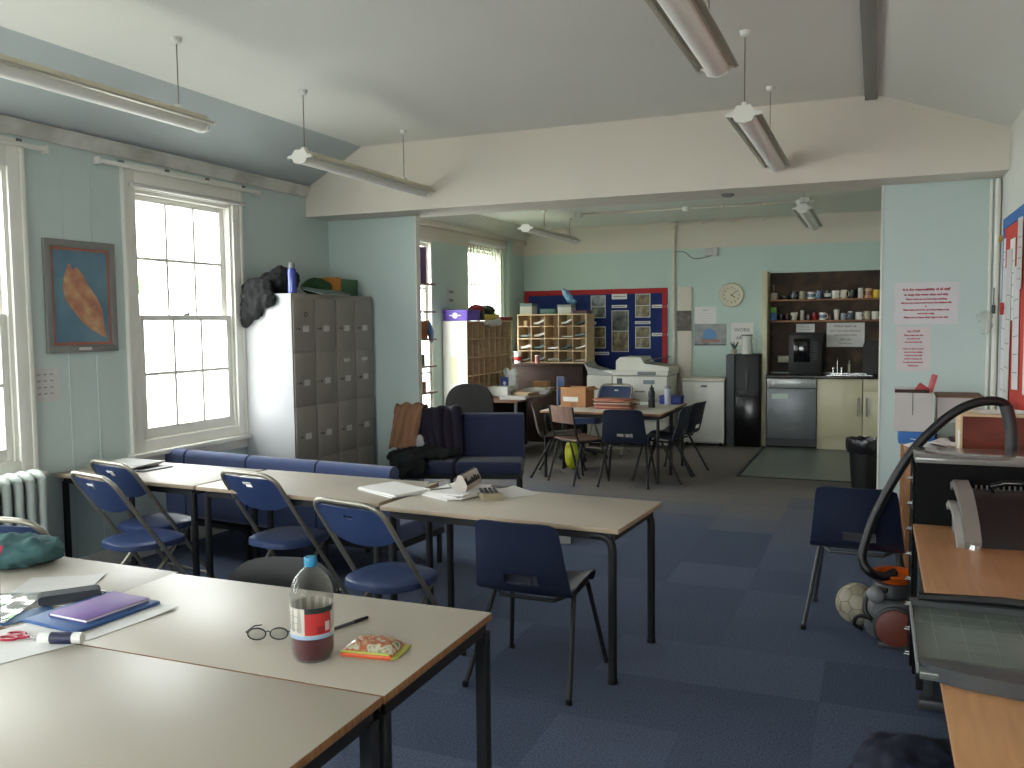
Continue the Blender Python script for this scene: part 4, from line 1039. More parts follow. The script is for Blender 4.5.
# papers in the pigeonholes
M_teal = mat('teal_paper', (84, 112, 112), .7); M_blg = mat('blue_grey_paper', (120, 136, 140), .7)
random.seed(3)
for r in range(4):
    for c in range(5):
        if (r, c) in ((3, 2), (2, 2), (3, 0)): continue
        x = -4.59 + .2 * c + .022; z = 1.08 + .1675 * r + (.0165 if r == 0 else .0065)
        mm = [M_offw, M_teal, M_blg, M_paper][(r * 3 + c * 2) % 4]
        m = MB(); k = random.random() * .05 + .02; cv = random.random() * .05
        m.shell(lambda u, v: (.005 + .145 * u, .04 + .27 * v, .004 + k * .5 + cv * u * u * 1.2), 8, 2, .006 + k * .4)
        o = obj('paper_pile', m, mm, None, (x, 11.31, z + .001)); tag(o, '%s papers in the %s row, %s column of the smaller pigeonholes' % (['white', 'teal', 'blue grey', 'bright white'][(r * 3 + c * 2) % 4], ['bottom', 'third', 'second', 'top'][r], ['first', 'second', 'third', 'fourth', 'fifth'][c]), 'papers', 'papers in the smaller pigeonholes')
mug(-4.50, 1.59, (206, 190, 160), 'pale cup in the top left hole of the smaller pigeonholes', .03, .07, 'cup', y=11.40, hand=0)
# tubs before the unit, on the cabinet
t = thing('tub', 'white and red lidded tub at the left front of the dark cabinet', 'tub', (-4.56, 11.235, 1.079))
m = MB(); m.lathe([(0, 0), (.05, 0), (.054, .15), (0, .15)], seg=18); obj('body', m, M_white, t)
m = MB(); m.lathe([(0, .15), (.058, .15), (.058, .165), (0, .168)], seg=18); obj('lid', m, M_white, t)
m = MB(); m.lathe([(.0535, .04), (.0545, .09)], seg=18); obj('label_band', m, M_red, t)
t = thing('tub', 'small pink tub right of the white tub on the dark cabinet', 'tub', (-4.27, 11.235, 1.079))
m = MB(); m.lathe([(0, 0), (.032, 0), (.034, .10), (0, .10)], seg=16); obj('body', m, mat('pink_card', (196, 120, 124), .6), t)
m = MB(); m.lathe([(0, .10), (.036, .10), (.036, .112), (0, .114)], seg=16); obj('lid', m, M_white, t)
# on top of the smaller unit
def carton(name, label, cat, loc, d, m_, rz=0, lid=None, group=None):
    t = thing(name, label, cat, loc, rz, group)
    m = MB(); m.box(-d[0] / 2, d[0] / 2, -d[1] / 2, d[1] / 2, 0, d[2], .004); obj('body', m, m_, t)
    if lid:
        m = MB(); m.box(-d[0] / 2 - .004, d[0] / 2 + .004, -d[1] / 2 - .004, d[1] / 2 + .004, d[2] * .72, d[2] + .003, .003); obj('lid', m, lid, t)
    return t
z = 1.752
carton('box', 'white box at the left end on top of the smaller pigeonholes', 'box', (-4.50, 11.50, z), (.18, .2, .15), M_offw, lid=M_blg)
carton('box', 'flat teal box on top of the smaller pigeonholes', 'box', (-4.16, 11.48, z), (.22, .26, .07), M_teal)
carton('box', 'grey white box in the middle on top of the smaller pigeonholes', 'box', (-3.92, 11.46, z), (.19, .22, .12), M_offw, lid=mat('grey_lid', (150, 150, 150), .6))
carton('box', 'flat purple brown box at the right end on the smaller pigeonholes', 'box', (-3.70, 11.47, z), (.2, .24, .045), mat('plum_card', (92, 70, 84), .7))
# crumpled packet standing on the box
c = MB(); c.ell((0, 0, .11), (.055, .03, .13), R=Ry(-.6).to_3x3()); c.ell((.07, 0, .04), (.05, .03, .04))
o = obj('crumpled_bag', cloth(c, mat('silvery_blue_film', (110, 150, 186), .3, metal=.2), .01, .05, .05, 'bag', .0), None, None, (-3.90, 11.45, z + .126)); tag(o, 'crumpled blue and silver packet sticking up over the smaller pigeonholes', 'packet')
# red book, on unit one's far end
carton('book', 'red and white book lying over the far end of the tall pigeonholes', 'book', (-4.60, 10.72, 1.668), (.30, .22, .045), mat('book_red', (130, 40, 44), .6), .2)
carton('box', 'purple patterned box at the near end on the tall pigeonholes', 'box', (-4.63, 9.62, 1.668), (.32, .36, .125), mat('bright_purple_card', (112, 84, 186), .5), lid=mat('violet_card', (104, 76, 176), .5))
pz = bpy.data.objects['box.004'] if 'box.004' in bpy.data.objects else None
t = thing('round_badge_card', 'round white emblem card on the front of the purple box', 'card', (-4.63, 9.435, 1.73))
m = MB(); m.lathe([(0, 0), (.035, 0), (.035, .003), (0, .003)], seg=24, M=Rx(PI / 2)); m.box(-.075, .075, -.001, 0, -.006, .006); obj('disc', m, M_paper, t)
carton('box', 'yellow tray box in the middle on the tall pigeonholes', 'box', (-4.60, 10.12, 1.668), (.28, .5, .075), mat('mustard_card', (196, 168, 70), .6))
carton('box', 'black and green patterned box beside the purple box', 'box', (-4.56, 9.83, 1.668), (.26, .05, .12), mat('dark_green_pattern', (50, 54, 44), .6))
c = MB(); c.ell((0, 0, .06), (.10, .10, .065)); o = obj('felt_hat', cloth(c, mat('red_felt', (140, 40, 38), .9), .012, .03, .06, 'cap', .0), None, None, (-4.62, 10.02, 1.745)); tag(o, 'red felt hat on the yellow tray box', 'hat')
c = MB(); c.ell((0, 0, .055), (.10, .12, .055)); c.ell((.02, .06, .05), (.07, .08, .05)); o = obj('tinsel_bundle', cloth(c, mat('dark_green_tinsel', (38, 54, 32), .8), .010, .07, .03, 'tinsel', .0), None, None, (-4.60, 10.27, 1.745)); tag(o, 'dark green tinsel bundle right of the red hat', 'tinsel')
c = MB(); c.ell((0, 0, .05), (.07, .06, .055)); o = obj('green_cloth', cloth(c, mat('leaf_green_cloth', (84, 130, 60), .9), .012, .03, .05, 'c', .0), None, None, (-4.60, 10.47, 1.668)); tag(o, 'small green cloth between the yellow box and the red book', 'cloth')
# white crumpled paper in the top row of unit one
c = MB(); c.ell((0, 0, .05), (.05, .26, .045)); c.ell((.02, .12, .06), (.05, .12, .05)); o = obj('crumpled_paper', cloth(c, M_offw, .012, .05, .06, 'p', .0), None, None, (-4.455, 10.12, 1.585)); tag(o, 'crumpled white paper pushed in the top row of the tall pigeonholes', 'paper')

# ================================================================ annex window wall
t = thing('vertical_blind', 'white vertical blind over the far annex window', 'blind', (XL + .01, 10.14, 2.655))
m = MB(); m.box(0, .045, 0, 1.14, 0, .035, .004); obj('headrail', m, M_white, t)
M_blind = bpy.data.materials.new('translucent_blind'); M_blind.use_nodes = True
_N = M_blind.node_tree.nodes; _L = M_blind.node_tree.links; _d = _N['Principled BSDF']; _d.inputs['Base Color'].default_value = rgb(226, 228, 218); _d.inputs['Roughness'].default_value = .8
_t = _N.new('ShaderNodeBsdfTranslucent'); _t.inputs['Color'].default_value = rgb(226, 228, 216); _m = _N.new('ShaderNodeMixShader'); _m.inputs[0].default_value = .8
_L.new(_d.outputs[0], _m.inputs[1]); _L.new(_t.outputs[0], _m.inputs[2]); _L.new(_m.outputs[0], _N['Material Output'].inputs[0])
for k in range(13):
    m = MB(); y = .05 + k * .086; m.cbox((.024, y, -.50), (.003, .088, .96), R=Rz(math.radians(35)).to_4x4()); obj('slat', m, M_blind, t)
# shelves across the nearer annex window
M_shelf = mat('brown_shelf', (120, 92, 84), .5)
t = thing('shelving', 'set of narrow brown shelves across the nearer annex window', 'shelves', (XL + .02, 8.18, 0))
for z in (.88, 1.17, 1.47, 1.775, 2.08):
    m = MB(); m.box(.0, .23, 0, .62, z - .018, z, .002); obj('shelf', m, M_shelf, t)
m = MB(); m.box(.0, .012, .0, .03, 0, 2.5); m.box(0, .012, .59, .62, 0, 2.5); obj('uprights', m, M_trim, t)
carton('box_file', 'tall purple box file on the top window shelf', 'box file', (XL + .13, 8.42, 2.081), (.2, .40, .39), mat('plum_purple', (104, 62, 118), .6))
carton('box_file', 'orange box file on the middle window shelf', 'box file', (XL + .15, 8.42, 1.471), (.2, .34, .20), mat('rust_orange', (176, 96, 60), .6))
t = thing('magazine', 'dark magazines leaning forward on the middle window shelf', 'magazine', (XL + .22, 8.62, 1.473), .3)
m = MB(); m.cbox((.03, .03, .075), (.012, .26, .16), .002, R=Rx(-.5).to_4x4()); obj('cover', m, M_dgrey, t)
m = MB(); m.cbox((.045, .05, .07), (.006, .24, .14), .002, R=Rx(-.5).to_4x4()); obj('second_cover', m, M_blue, t)
carton('box', 'small green box on the second lowest window shelf', 'box', (XL + .13, 8.52, 1.171), (.14, .18, .13), mat('bottle_green', (76, 100, 84), .6))
carton('box', 'brown box on the lowest window shelf', 'box', (XL + .13, 8.46, .881), (.18, .26, .12), M_card)
# papers by the window
for z, lab in ((2.02, 'upper of two small white papers between the annex windows'), (1.92, 'lower of two small white papers between the annex windows')):
    t = thing('notice', lab, 'notice', (XL + .001, 9.68, z)); m = MB(); m.box(0, .002, -.11, .11, -.042, .042); obj('sheet', m, M_offw, t)
    m = MB(); m.box(.002, .0026, -.06, .06, -.018, .018); obj('print_block', m, M_ink, t)

# ================================================================ paperwork desk, copier
t = thing('desk', 'brown desk strewn with paperwork in front of the tall pigeonholes', 'desk', (-4.10, 9.30, 0))
m = MB(); m.box(-.29, .32, 0, 1.72, .715, .74, .003); obj('desktop', m, ramp_mat('mid_brown_wood', 'noise', [(.3, (92, 62, 44)), (.7, (116, 82, 60))], .45, 4, stretch=(1, 8, 1)), t)
for y in (.05, 1.67):
    for x in (-.25, .28):
        m = MB(); m.box(x - .018, x + .018, y - .018, y + .018, 0, .715, .003); obj('leg', m, M_black, t)
m = MB(); m.box(-.28, -.262, .06, 1.66, .3, .715); obj('modesty_panel', m, M_brown, t)
carton('box', 'white carton in sunlight on the near end of the paperwork desk', 'box', (-4.25, 9.90, .741), (.26, .2, .12), M_white)
random.seed(5)
for k, (x, y, w_, d_, h_, lab) in enumerate(((-3.93, 9.55, .3, .22, .03, 'nearest'), (-3.98, 10.0, .28, .22, .05, 'second nearest'), (-3.95, 10.40, .3, .22, .07, 'third nearest'), (-4.02, 10.75, .28, .22, .05, 'furthest'))):
    m = MB()
    for q in range(int(h_ / .01)):
        m.cbox((random.uniform(-.01, .01), random.uniform(-.01, .01), .005 + q * .01), (w_, d_, .0098), R=Rz(random.uniform(-.15, .15)))
    o = obj('paper_stack', m, [M_offw, mat('buff_folder', (186, 164, 130), .7)][k % 2], None, (x, y, .741), random.uniform(-.3, .3)); tag(o, ['pale', 'buff'][k % 2] + ' stack of papers on the paperwork desk, %s of the four' % lab, 'papers', 'paper stacks on the paperwork desk')
carton('box', 'tan cardboard box at the far end of the paperwork desk', 'box', (-3.98, 10.62 + .0, .792 + .02), (.2, .0 + .12, .07), M_card)
# white bag with blue emblem
c = MB(); c.ell((0, 0, .14), (.10, .10, .15)); c.ell((.05, .03, .28), (.05, .05, .06)); c.ell((-.06, 0, .28), (.04, .05, .06))
o = obj('carrier_bag', cloth(c, mat('white_film', (224, 226, 226), .35), .014, .04, .09, 'bag', .0), None, None, (-4.22, 10.14, .741)); tag(o, 'white carrier bag with a blue emblem on the paperwork desk', 'bag')
m = MB(); m.prism([(-.06, -.06), (.05, -.07), (.055, .07), (-.05, .085)], -.004, .0, 'y'); oo = obj('blue_print', m, mat('print_navy', (44, 66, 150), .5), o, (-.035, -.104, .15))
m = MB(); m.prism([(math.cos(a) * .018, math.sin(a) * .024) for a in [k * PI / 6 for k in range(12)]], -.007, -.003, 'y'); m.prism([(math.cos(a) * .02, -.045 + math.sin(a) * .018) for a in [k * PI / 6 for k in range(12)]], -.007, -.003, 'y'); obj('white_emblem', m, M_paper, oo)
# photocopier
t = thing('photocopier', 'large white photocopier in front of the blue board', 'photocopier', (-2.82, 11.12, 0))
M_cop = mat('copier_white', (214, 212, 204), .45)
m = MB(); m.box(-.36, .36, 0, .62, .04, .93, .012); obj('body', m, M_cop, t)
m = MB(); m.box(-.37, .38, -.02, .64, .935, 1.0, .012); obj('scanner', m, M_cop, t)
m = MB(); m.prism([(-.33, 1.0), (.37, 1.0), (.37, 1.045), (.05, 1.09), (.0, 1.17), (-.28, 1.17), (-.33, 1.12)], .06, .6, 'y'); obj('document_feeder', m, M_cop, t)
m = MB(); m.prism([(.06, 1.12), (.30, 1.165), (.31, 1.175), (.06, 1.135)], .12, .5, 'y'); obj('feed_tray', m, M_dgrey, t)
m = MB(); m.box(-.02, .22, -.026, -.02, .945, .99, .003); obj('control_panel', m, M_grey, t)
for k in range(3):
    m = MB(); m.box(-.34, .34, -.008, .0, .12 + k * .22, .32 + k * .22, .004); d = obj('paper_drawer', m, M_cop, t)
    m = MB(); m.box(-.07, .07, -.012, -.007, .28 + k * .22, .30 + k * .22, .002); obj('grip', m, M_grey, d)
m = MB(); m.box(-.30, -.23, -.004, .0, .82, .90, .001); obj('sticker', m, M_dgrey, t)
m = MB(); m.box(.05, .20, -.004, .0, .83, .88, .001); obj('badge', m, M_blg, t)
t = thing('finisher_cabinet', 'low white finisher cabinet at the left of the photocopier', 'cabinet', (-3.37, 11.14, 0))
m = MB(); m.box(-.17, .18, 0, .55, .03, .93, .01); obj('body', m, M_cop, t)
m = MB(); m.box(-.165, .175, -.008, 0, .1, .9, .004); obj('door', m, M_cop, t)
m = MB(); m.prism([(-.17, .935), (.17, .935), (.17, .95), (-.17, 1.04), (-.215, 1.10), (-.225, 1.09), (-.18, .99)], .05, .5, 'y'); obj('output_tray', m, mat('light_grey_plastic', (168, 170, 168), .5), t)
carton('paper_ream', 'white pile of paper on the finisher cabinet', 'papers', (-3.29, 11.32, .952), (.14, .2, .04), M_paper)

# ================================================================ far tables: things on them
t = thing('cardboard_box', 'open brown cardboard box on the near left of the far tables', 'box', (-3.03, 9.20, .711), math.radians(-8))
m = MB(); w_, d_, h_ = .30, .22, .215
m.box(-w_ / 2, w_ / 2, -d_ / 2, -d_ / 2 + .005, 0, h_); m.box(-w_ / 2, w_ / 2, d_ / 2 - .005, d_ / 2, 0, h_); m.box(-w_ / 2, -w_ / 2 + .005, -d_ / 2, d_ / 2, 0, h_); m.box(w_ / 2 - .005, w_ / 2, -d_ / 2, d_ / 2, 0, h_); m.box(-w_ / 2, w_ / 2, -d_ / 2, d_ / 2, 0, .005)
obj('body', m, M_card, t)
for s in (-1, 1):
    m = MB(); m.cbox((s * (w_ / 2 + .03), 0, h_ - .012), (.075, d_, .004), R=Ry(s * .5).to_4x4()); obj('flap', m, M_card, t)
m = MB(); m.box(-.12, .06, -d_ / 2 - .0015, -d_ / 2, .06, .11); obj('label', m, M_offw, t)
m = MB(); m.box(-.035, .035, -d_ / 2 - .001, -d_ / 2, .0, .05); obj('tape', m, mat('tape_brown', (146, 98, 62), .3), t)
random.seed(11)
cols = [('dark red', (140, 46, 40)), ('buff', (176, 146, 116)), ('red', (160, 56, 46)), ('brown', (120, 70, 52)), ('pale', (196, 186, 168)), ('maroon', (110, 40, 36)), ('tan', (170, 126, 96)), ('rust', (150, 80, 60))]
for k, (nm_, c_) in enumerate(cols):
    m = MB(); m.box(-.20, .20, -.135, .135, 0, .0125, .002); 
    o = obj('document_folder', m, mat('folder_' + nm_.replace(' ', '_'), c_, .6), None, (-2.56 + random.uniform(-.03, .03), 9.11 + random.uniform(-.02, .02), .711 + k * .0127), random.uniform(-.25, .1))
    tag(o, '%s folder, %s in the pile on the far tables' % (nm_, ['lowest', 'second from the bottom', 'third from the bottom', 'fourth from the bottom', 'fifth from the bottom', 'sixth from the bottom', 'second from the top', 'topmost'][k]), 'folder', 'folders piled on the far tables')
t = thing('water_bottle', 'black sports bottle at the right of the folders on the far tables', 'bottle', (-2.22, 9.28, .711))
m = MB(); m.lathe([(0, 0), (.036, 0), (.037, .08), (.031, .10), (.036, .12), (.035, .17), (.02, .19), (0, .19)], seg=18); obj('body', m, M_blackpl, t)
m = MB(); m.lathe([(0, .19), (.026, .19), (.024, .215), (.01, .22), (.009, .245), (0, .245)], seg=14); obj('cap', m, M_black, t)
t = thing('flask', 'pale silver flask by the blue box on the far tables', 'flask', (-2.12, 9.62, .711))
m = MB(); m.lathe([(0, 0), (.036, 0), (.036, .18), (0, .18)], seg=18); obj('body', m, mat('pale_silver', (176, 178, 190), .35, metal=.3), t)
m = MB(); m.lathe([(0, .18), (.037, .18), (.035, .205), (0, .205)], seg=18); obj('lid', m, M_grey, t)
carton('storage_box', 'blue lidded box at the right end of the far tables', 'box', (-2.11, 9.77, .711), (.24, .15, .09), mat('royal_blue', (40, 56, 140), .5), -.05, mat('royal_blue_dark', (30, 44, 116), .5))
for k, (x, y, r_) in enumerate(((-2.35, 9.55, .3), (-2.70, 9.60, -.4))):
    m = MB(); m.box(-.105, .105, -.148, .148, 0, .012); o = obj('paper_stack', m, M_offw, None, (x, y, .711), r_); tag(o, ['thin white papers between the black bottle and flask', 'thin white papers behind the red folders'][k], 'papers')
# yellow bag on the floor
c = MB(); c.ell((0, 0, .16), (.09, .07, .17)); c.ell((.05, .02, .26), (.05, .05, .07)); o = obj('carrier_bag', cloth(c, mat('bright_yellow_film', (206, 206, 40), .5), .014, .05, .08, 'bag', .0), None, None, (-3.12, 9.26, .0)); tag(o, 'bright yellow carrier bag on the floor under the far tables', 'bag')

# ================================================================ coats on the low seats
def drape(name, label, mm, pts, t, loc, seed=0, nv=14, w=.34, amp=.02):
    """cloth hung along a path (in the y,z plane), x across"""
    path = spline(pts, 5); n = len(path) - 1
    def fn(u, v):
        p = path[int(round(u * n))]; s = v * 2 - 1
        k = noise.noise(Vector((u * 3 + seed, v * 4, seed))) * amp * 2 + math.sin(v * 17 + u * 3 + seed) * amp * .6
        return (s * w / 2 * (1 + .10 * math.sin(u * 5 + seed)) + p.x, p.y - abs(k) , p.z + k * .6)
    m = MB(); m.shell(fn, n, nv * 2, t); o = obj(name, m, mm, None, loc, BA)
    tag(o, label, 'coat'); return o
drape('coat', 'tan brown coat hung over the back of the low seat by the pier', mat('tan_wool', (142, 104, 78), .95), [(.0, .035, .62), (0, .03, .84), (0, -.04, .905), (0, -.15, .88), (-.03, -.17, .68), (-.05, -.18, .53)], .02, bench(.13, 0), 1, w=.27, amp=.022)
drape('coat', 'purple lined dark coat hung over the seat back next to the tan coat', mat('dark_purple_cloth', (26, 19, 38), .9), [(0, .06, .6), (0, .04, .80), (0, -.03, .872), (0, -.14, .85), (0, -.17, .64), (.02, -.19, .50)], .02, bench(.43, .01), 4, w=.33, amp=.022)
c = MB(); c.ell((0, 0, .05), (.28, .13, .055)); c.ell((-.16, -.02, .04), (.14, .12, .05)); c.ell((.18, .03, .06), (.14, .09, .06)); c.ell((-.1, -.155, -.03), (.17, .05, .12))
def seatfix(me):
    for v in me.vertices:
        if v.co.y > -.13 and v.co.z < .003: v.co.z = .003
        if v.co.z < .003 and v.co.y > -.135: v.co.y = -.135
        if v.co.y > .10: v.co.y = .10
    return me
o = obj('coat', seatfix(cloth(c, mat('black_green_cloth', (22, 28, 28), .95), .018, .09, .09, 'coat')), None, None, bench(.27, .285, .442), BA); tag(o, 'black coat heaped on the seat of the low chair by the pier', 'coat')
c = MB(); c.ell((0, 0, .04), (.05, .03, .075)); o = obj('plastic_wrapper', cloth(c, mat('cloudy_film', (170, 166, 170), .35), .009, .03, .04, 'w', .0), None, None, bench(.24, .20, .54)); tag(o, 'small cloudy plastic wrapper among the coats', 'wrapper')
m = MB(); m.box(-.16, .16, -.13, .13, 0, .17, .004); o = obj('wooden_box', m, M_brown, None, bench(.87, .18, 0)); tag(o, 'reddish brown wooden box under the dark blue low seat', 'box')
t = thing('striped_folder', 'green and white striped folder lying on the right low seat', 'folder', (-3.0, 5.12, .361), math.radians(14))
m = MB(); m.box(-.15, .15, -.11, .11, 0, .012, .002); obj('cover', m, M_offw, t)
for k in range(3):
    m = MB(); m.box(-.15, .15, -.09 + k * .07, -.06 + k * .07, .012, .0128); obj('stripe', m, [mat('stripe_green', (60, 120, 76), .6), mat('stripe_dark', (50, 60, 56), .6), MATS['stripe_green'] if 'stripe_green' in MATS else None][k], t)
m = MB(); m.box(-.13, .13, -.10, .10, 0, .16, .004); o = obj('box', m, M_offw, None, (-2.22, 6.12, 0), .4); tag(o, 'white box on the floor beyond the navy chair at the row end', 'box')
# ================================================================ near tables: things on them
Z = .7205
t = thing('drink_bottle', 'large squash bottle with a blue cap, a quarter full of dark red drink', 'bottle', (-1.42, 1.975, Z), math.radians(8)); t.scale = (1, 1, .975)
cp = bpy.data.materials.new('clear_bottle_plastic'); cp.use_nodes = True
_n = cp.node_tree.nodes; _l = cp.node_tree.links; _n.clear()
_o = _n.new('ShaderNodeOutputMaterial'); _a = _n.new('ShaderNodeBsdfTransparent'); _a.inputs['Color'].default_value = (.86, .86, .84, 1); _b = _n.new('ShaderNodeBsdfPrincipled'); _b.inputs['Base Color'].default_value = rgb(150, 148, 144); _b.inputs['Roughness'].default_value = .12; _b.inputs['Coat Weight'].default_value = 1
_w = _n.new('ShaderNodeLayerWeight'); _w.inputs['Blend'].default_value = .35; _r = _n.new('ShaderNodeMath'); _r.operation = 'MULTIPLY_ADD'; _r.inputs[1].default_value = .7; _r.inputs[2].default_value = .03
_l.new(_w.outputs['Facing'], _r.inputs[0]); _x = _n.new('ShaderNodeMixShader'); _l.new(_r.outputs[0], _x.inputs[0]); _l.new(_a.outputs[0], _x.inputs[1]); _l.new(_b.outputs[0], _x.inputs[2]); _l.new(_x.outputs[0], _o.inputs['Surface'])
m = MB(); m.lathe([(0, .004), (.03, .002), (.048, 0), (.056, .012), (.058, .03), (.0575, .085), (.059, .09), (.0585, .165), (.0595, .172), (.0585, .19), (.054, .21), (.044, .232), (.030, .248), (.017, .258), (.0145, .262), (.0145, .27)], seg=36); b_ = obj('bottle_body', m, cp, t)
m = MB(); m.lathe([(0, .006), (.045, .005), (.0545, .02), (.0562, .04), (.0560, .070), (0, .070)], seg=32); obj('drink', m, mat('dark_red_drink', (92, 18, 34), .15), t)
lb = MB(); lb.lathe([(.0592, .070), (.0592, .156)], seg=48); 
# wrap label, split in coloured fields
def wrap(a0, a1, z0, z1, r, mm, name, n=16):
    m = MB(); A = [m.bm.verts.new((math.cos(a) * r, math.sin(a) * r, z)) for z in (z0, z1) for a in [a0 + (a1 - a0) * k / n for k in range(n + 1)]]
    fs = [m.bm.faces.new((A[k], A[k + 1], A[n + 2 + k], A[n + 1 + k])) for k in range(n)]; m._fin(fs); return m
lb.bm.free()
D = math.radians
lo = obj('label', wrap(D(-200), D(160), .070, .156, .0594, None, ''), mat('label_white', (206, 200, 190), .5), t)
obj('label_red_field', wrap(D(-82), D(-10), .082, .142, .0600, None, ''), mat('label_red', (186, 44, 44), .5), lo)
obj('label_dark_band', wrap(D(-82), D(0), .142, .157, .0602, None, ''), mat('label_dark_green', (28, 44, 40), .5), lo)
obj('label_blue_band', wrap(D(-175), D(0), .070, .080, .0602, None, ''), mat('label_pale_blue', (150, 176, 206), .5), lo)
for k in range(6):
    obj('label_print', wrap(D(-165), D(-125 if k % 2 else -100), .096 + k * .009, .0975 + k * .009, .0601, None, '', 8), mat('label_grey_print', (140, 136, 132), .6), lo)
obj('label_fruit', wrap(D(-50), D(-30), .086, .106, .0606, None, '', 6), mat('fruit_red', (150, 24, 30), .4), lo)
obj('label_fruit', wrap(D(-28), D(-14), .090, .116, .0606, None, '', 6), mat('fruit_pale', (206, 190, 190), .4), lo)
m = MB(); m.lathe([(0, .262), (.0165, .262), (.0175, .266), (.0175, .285), (.016, .288), (0, .288)], seg=30)
c_ = obj('cap', m, mat('sky_blue_cap', (40, 132, 176), .4), t)
# glasses / lanyard
t = thing('spectacles', 'black framed spectacles lying left of the squash bottle', 'spectacles', (-1.615, 2.03, Z), math.radians(24))
m = MB()
for s in (-1, 1):
    m.tube([(s * .032 + .026 * math.cos(a), .002 + 0 * a, .021 + .017 * math.sin(a)) for a in [2 * PI * k / 20 for k in range(20)]], .0022, 6, closed=True)
m.tube([(-.007, .002, .026), (0, .0, .030), (.007, .002, .026)], .002, 6)
for s in (-1, 1): m.tube([(s * .058, 0, .026), (s * .064, .006, .026), (s * .060, .08, .018), (s * .052, .13, .004)], .0022, 6)
obj('frame', m, M_black, t)
for s in (-1, 1):
    m = MB(); m.prism([(s * .032 + .024 * math.cos(a), .021 + .015 * math.sin(a)) for a in [2 * PI * k / 18 for k in range(18)]], .0015, .0025, 'y'); obj('lens', m, cp, t)
t = thing('pen', 'black ballpoint pen pointing away right of the squash bottle', 'pen', (-1.482, 2.183, Z + .0055), math.radians(72))
m = MB(); m.tube([(-.03, 0, 0), (.07, 0, 0)], .005, 10); obj('barrel', m, mat('smoky_barrel', (70, 70, 72), .3), t)
m = MB(); m.tube([(.066, 0, 0), (.118, 0, 0), (.122, 0, 0)], [.006, .0052, .003], 10); obj('cap', m, M_black, t)
m = MB(); m.tube([(-.03, 0, 0), (-.045, 0, 0)], [.0045, .001], 8); obj('tip', m, M_black, t)
t = thing('sweet_packet', 'orange and green sweet packet on the table right of the bottle', 'packet', (-1.285, 2.07, Z), math.radians(8))
m = MB()
def pk(u, v):
    a, b = u * 2 - 1, v * 2 - 1
    h = .026 * max(0, (1 - a ** 4)) ** .8 * max(0, (1 - b ** 4)) ** .8
    return (a * .075, b * .052, .010 + h + .0015 * math.sin(a * 14 + b * 9) * (h > .01))
m.shell(pk, 22, 16, .0015); obj('film', m, ramp_mat('sweet_film', 'noise', [(.38, (186, 150, 110)), (.5, (170, 84, 60)), (.58, (200, 196, 170)), (.7, (96, 110, 60))], .2, 28), t)
m = MB(); m.box(-.074, .074, -.056, .05, 0, .012, .003); obj('tray', m, mat('orange_red_card', (206, 84, 36), .4), t)
m = MB(); m.box(-.076, .07, -.056, -.050, .012, .018, .002); obj('front_seam', m, mat('yellow_green_film', (170, 176, 60), .3), t)
m = MB(); m.prism([(.072, -.055), (.09, -.05), (.092, .055), (.072, .05)], .004, .007); obj('end_seam', m, MATS['yellow_green_film'], t)
# papers, books on the left
def sheet(label, loc, rz, w=.21, h=.297, mm=M_paper, curl=.01, t=.0012, name='paper_sheet'):
    m = MB(); m.shell(lambda u, v: ((u - .5) * w, (v - .5) * h, .001 + curl * max(0, u - .75) * max(0, v - .6) * 6), 8, 8, t)
    o = obj(name, m, mm, None, (loc[0], loc[1], loc[2]), rz); tag(o, label, 'paper'); return o
sheet('white sheet sticking out to the right from under the blue folder', (-2.225, 2.02, Z), math.radians(-6), .26, .33)
sheet('large pale sheet behind the grey wallet on the left table', (-2.64, 2.16, Z), math.radians(30), .26, .36, M_offw)
sheet('white sheet under the scissors at the left edge', (-2.30, 1.76, Z), math.radians(70), .21, .297)
m = MB(); m.shell(lambda u, v: ((u - .5) * .24, (v - .5) * .32, .004 + .006 * noise.noise(Vector((u * 4, v * 5, 3))) + .004), 14, 18, .001)
o = obj('plastic_wallet', m, mat('clear_wallet', (196, 200, 200), .12, coat=1, alpha=.55), None, (-2.64, 1.93, Z + .003), math.radians(28)); tag(o, 'shiny clear plastic wallet left of the purple notebook', 'plastic wallet')
t = thing('document_wallet', 'blue card wallet under the purple notebook', 'folder', (-2.295, 2.03, Z + .0028), math.radians(-4))
m = MB(); m.box(-.125, .125, -.155, .155, 0, .012, .004); obj('cover', m, mat('mid_blue_card', (44, 84, 140), .55), t)
m = MB(); m.box(-.118, .118, -.15, .157, .003, .009); obj('pages', m, M_offw, t)
t = thing('document_wallet', 'paler blue flap of card lying left of the blue wallet', 'folder', (-2.478, 1.935, Z + .002), math.radians(-20))
m = MB(); m.box(-.05, .05, -.085, .085, 0, .003, .001); obj('cover', m, mat('pale_blue_card', (70, 104, 146), .55), t)
t = thing('notebook', 'thin purple notebook lying on the blue wallet', 'notebook', (-2.28, 2.045, Z + .0155), math.radians(-4))
m = MB(); m.box(-.085, .085, -.12, .12, 0, .002, .0008); m.box(-.085, .085, -.12, .12, .009, .011, .0008); m.box(-.086, -.083, -.12, .12, 0, .011); obj('cover', m, mat('purple_cover', (112, 78, 150), .55, var=.1, scale=30), t)
m = MB(); m.box(-.083, .083, -.118, .118, .002, .009); obj('pages', m, M_paper, t)
t = thing('wallet', 'dark grey zipped glasses case behind the purple notebook', 'case', (-2.478, 2.10, Z + .004), math.radians(51))
m = MB(); m.prism(rrect(.19, .032, .014, 4, 0, .016), -.032, .032, 'y'); m.xf(Rz(0)); obj('body', m, mat('dark_grey_fabric', (54, 58, 64), .8, bump=.1, bscale=200), t)
m = MB(); m.tube([(.092, -.01, .018), (.11, -.005, .012)], .003, 6); obj('zip_pull', m, M_chrome, t)
t = thing('glue_stick', 'white glue stick with a dark blue label near the scissors', 'glue stick', (-2.165, 1.80, Z + .0175), math.radians(20))
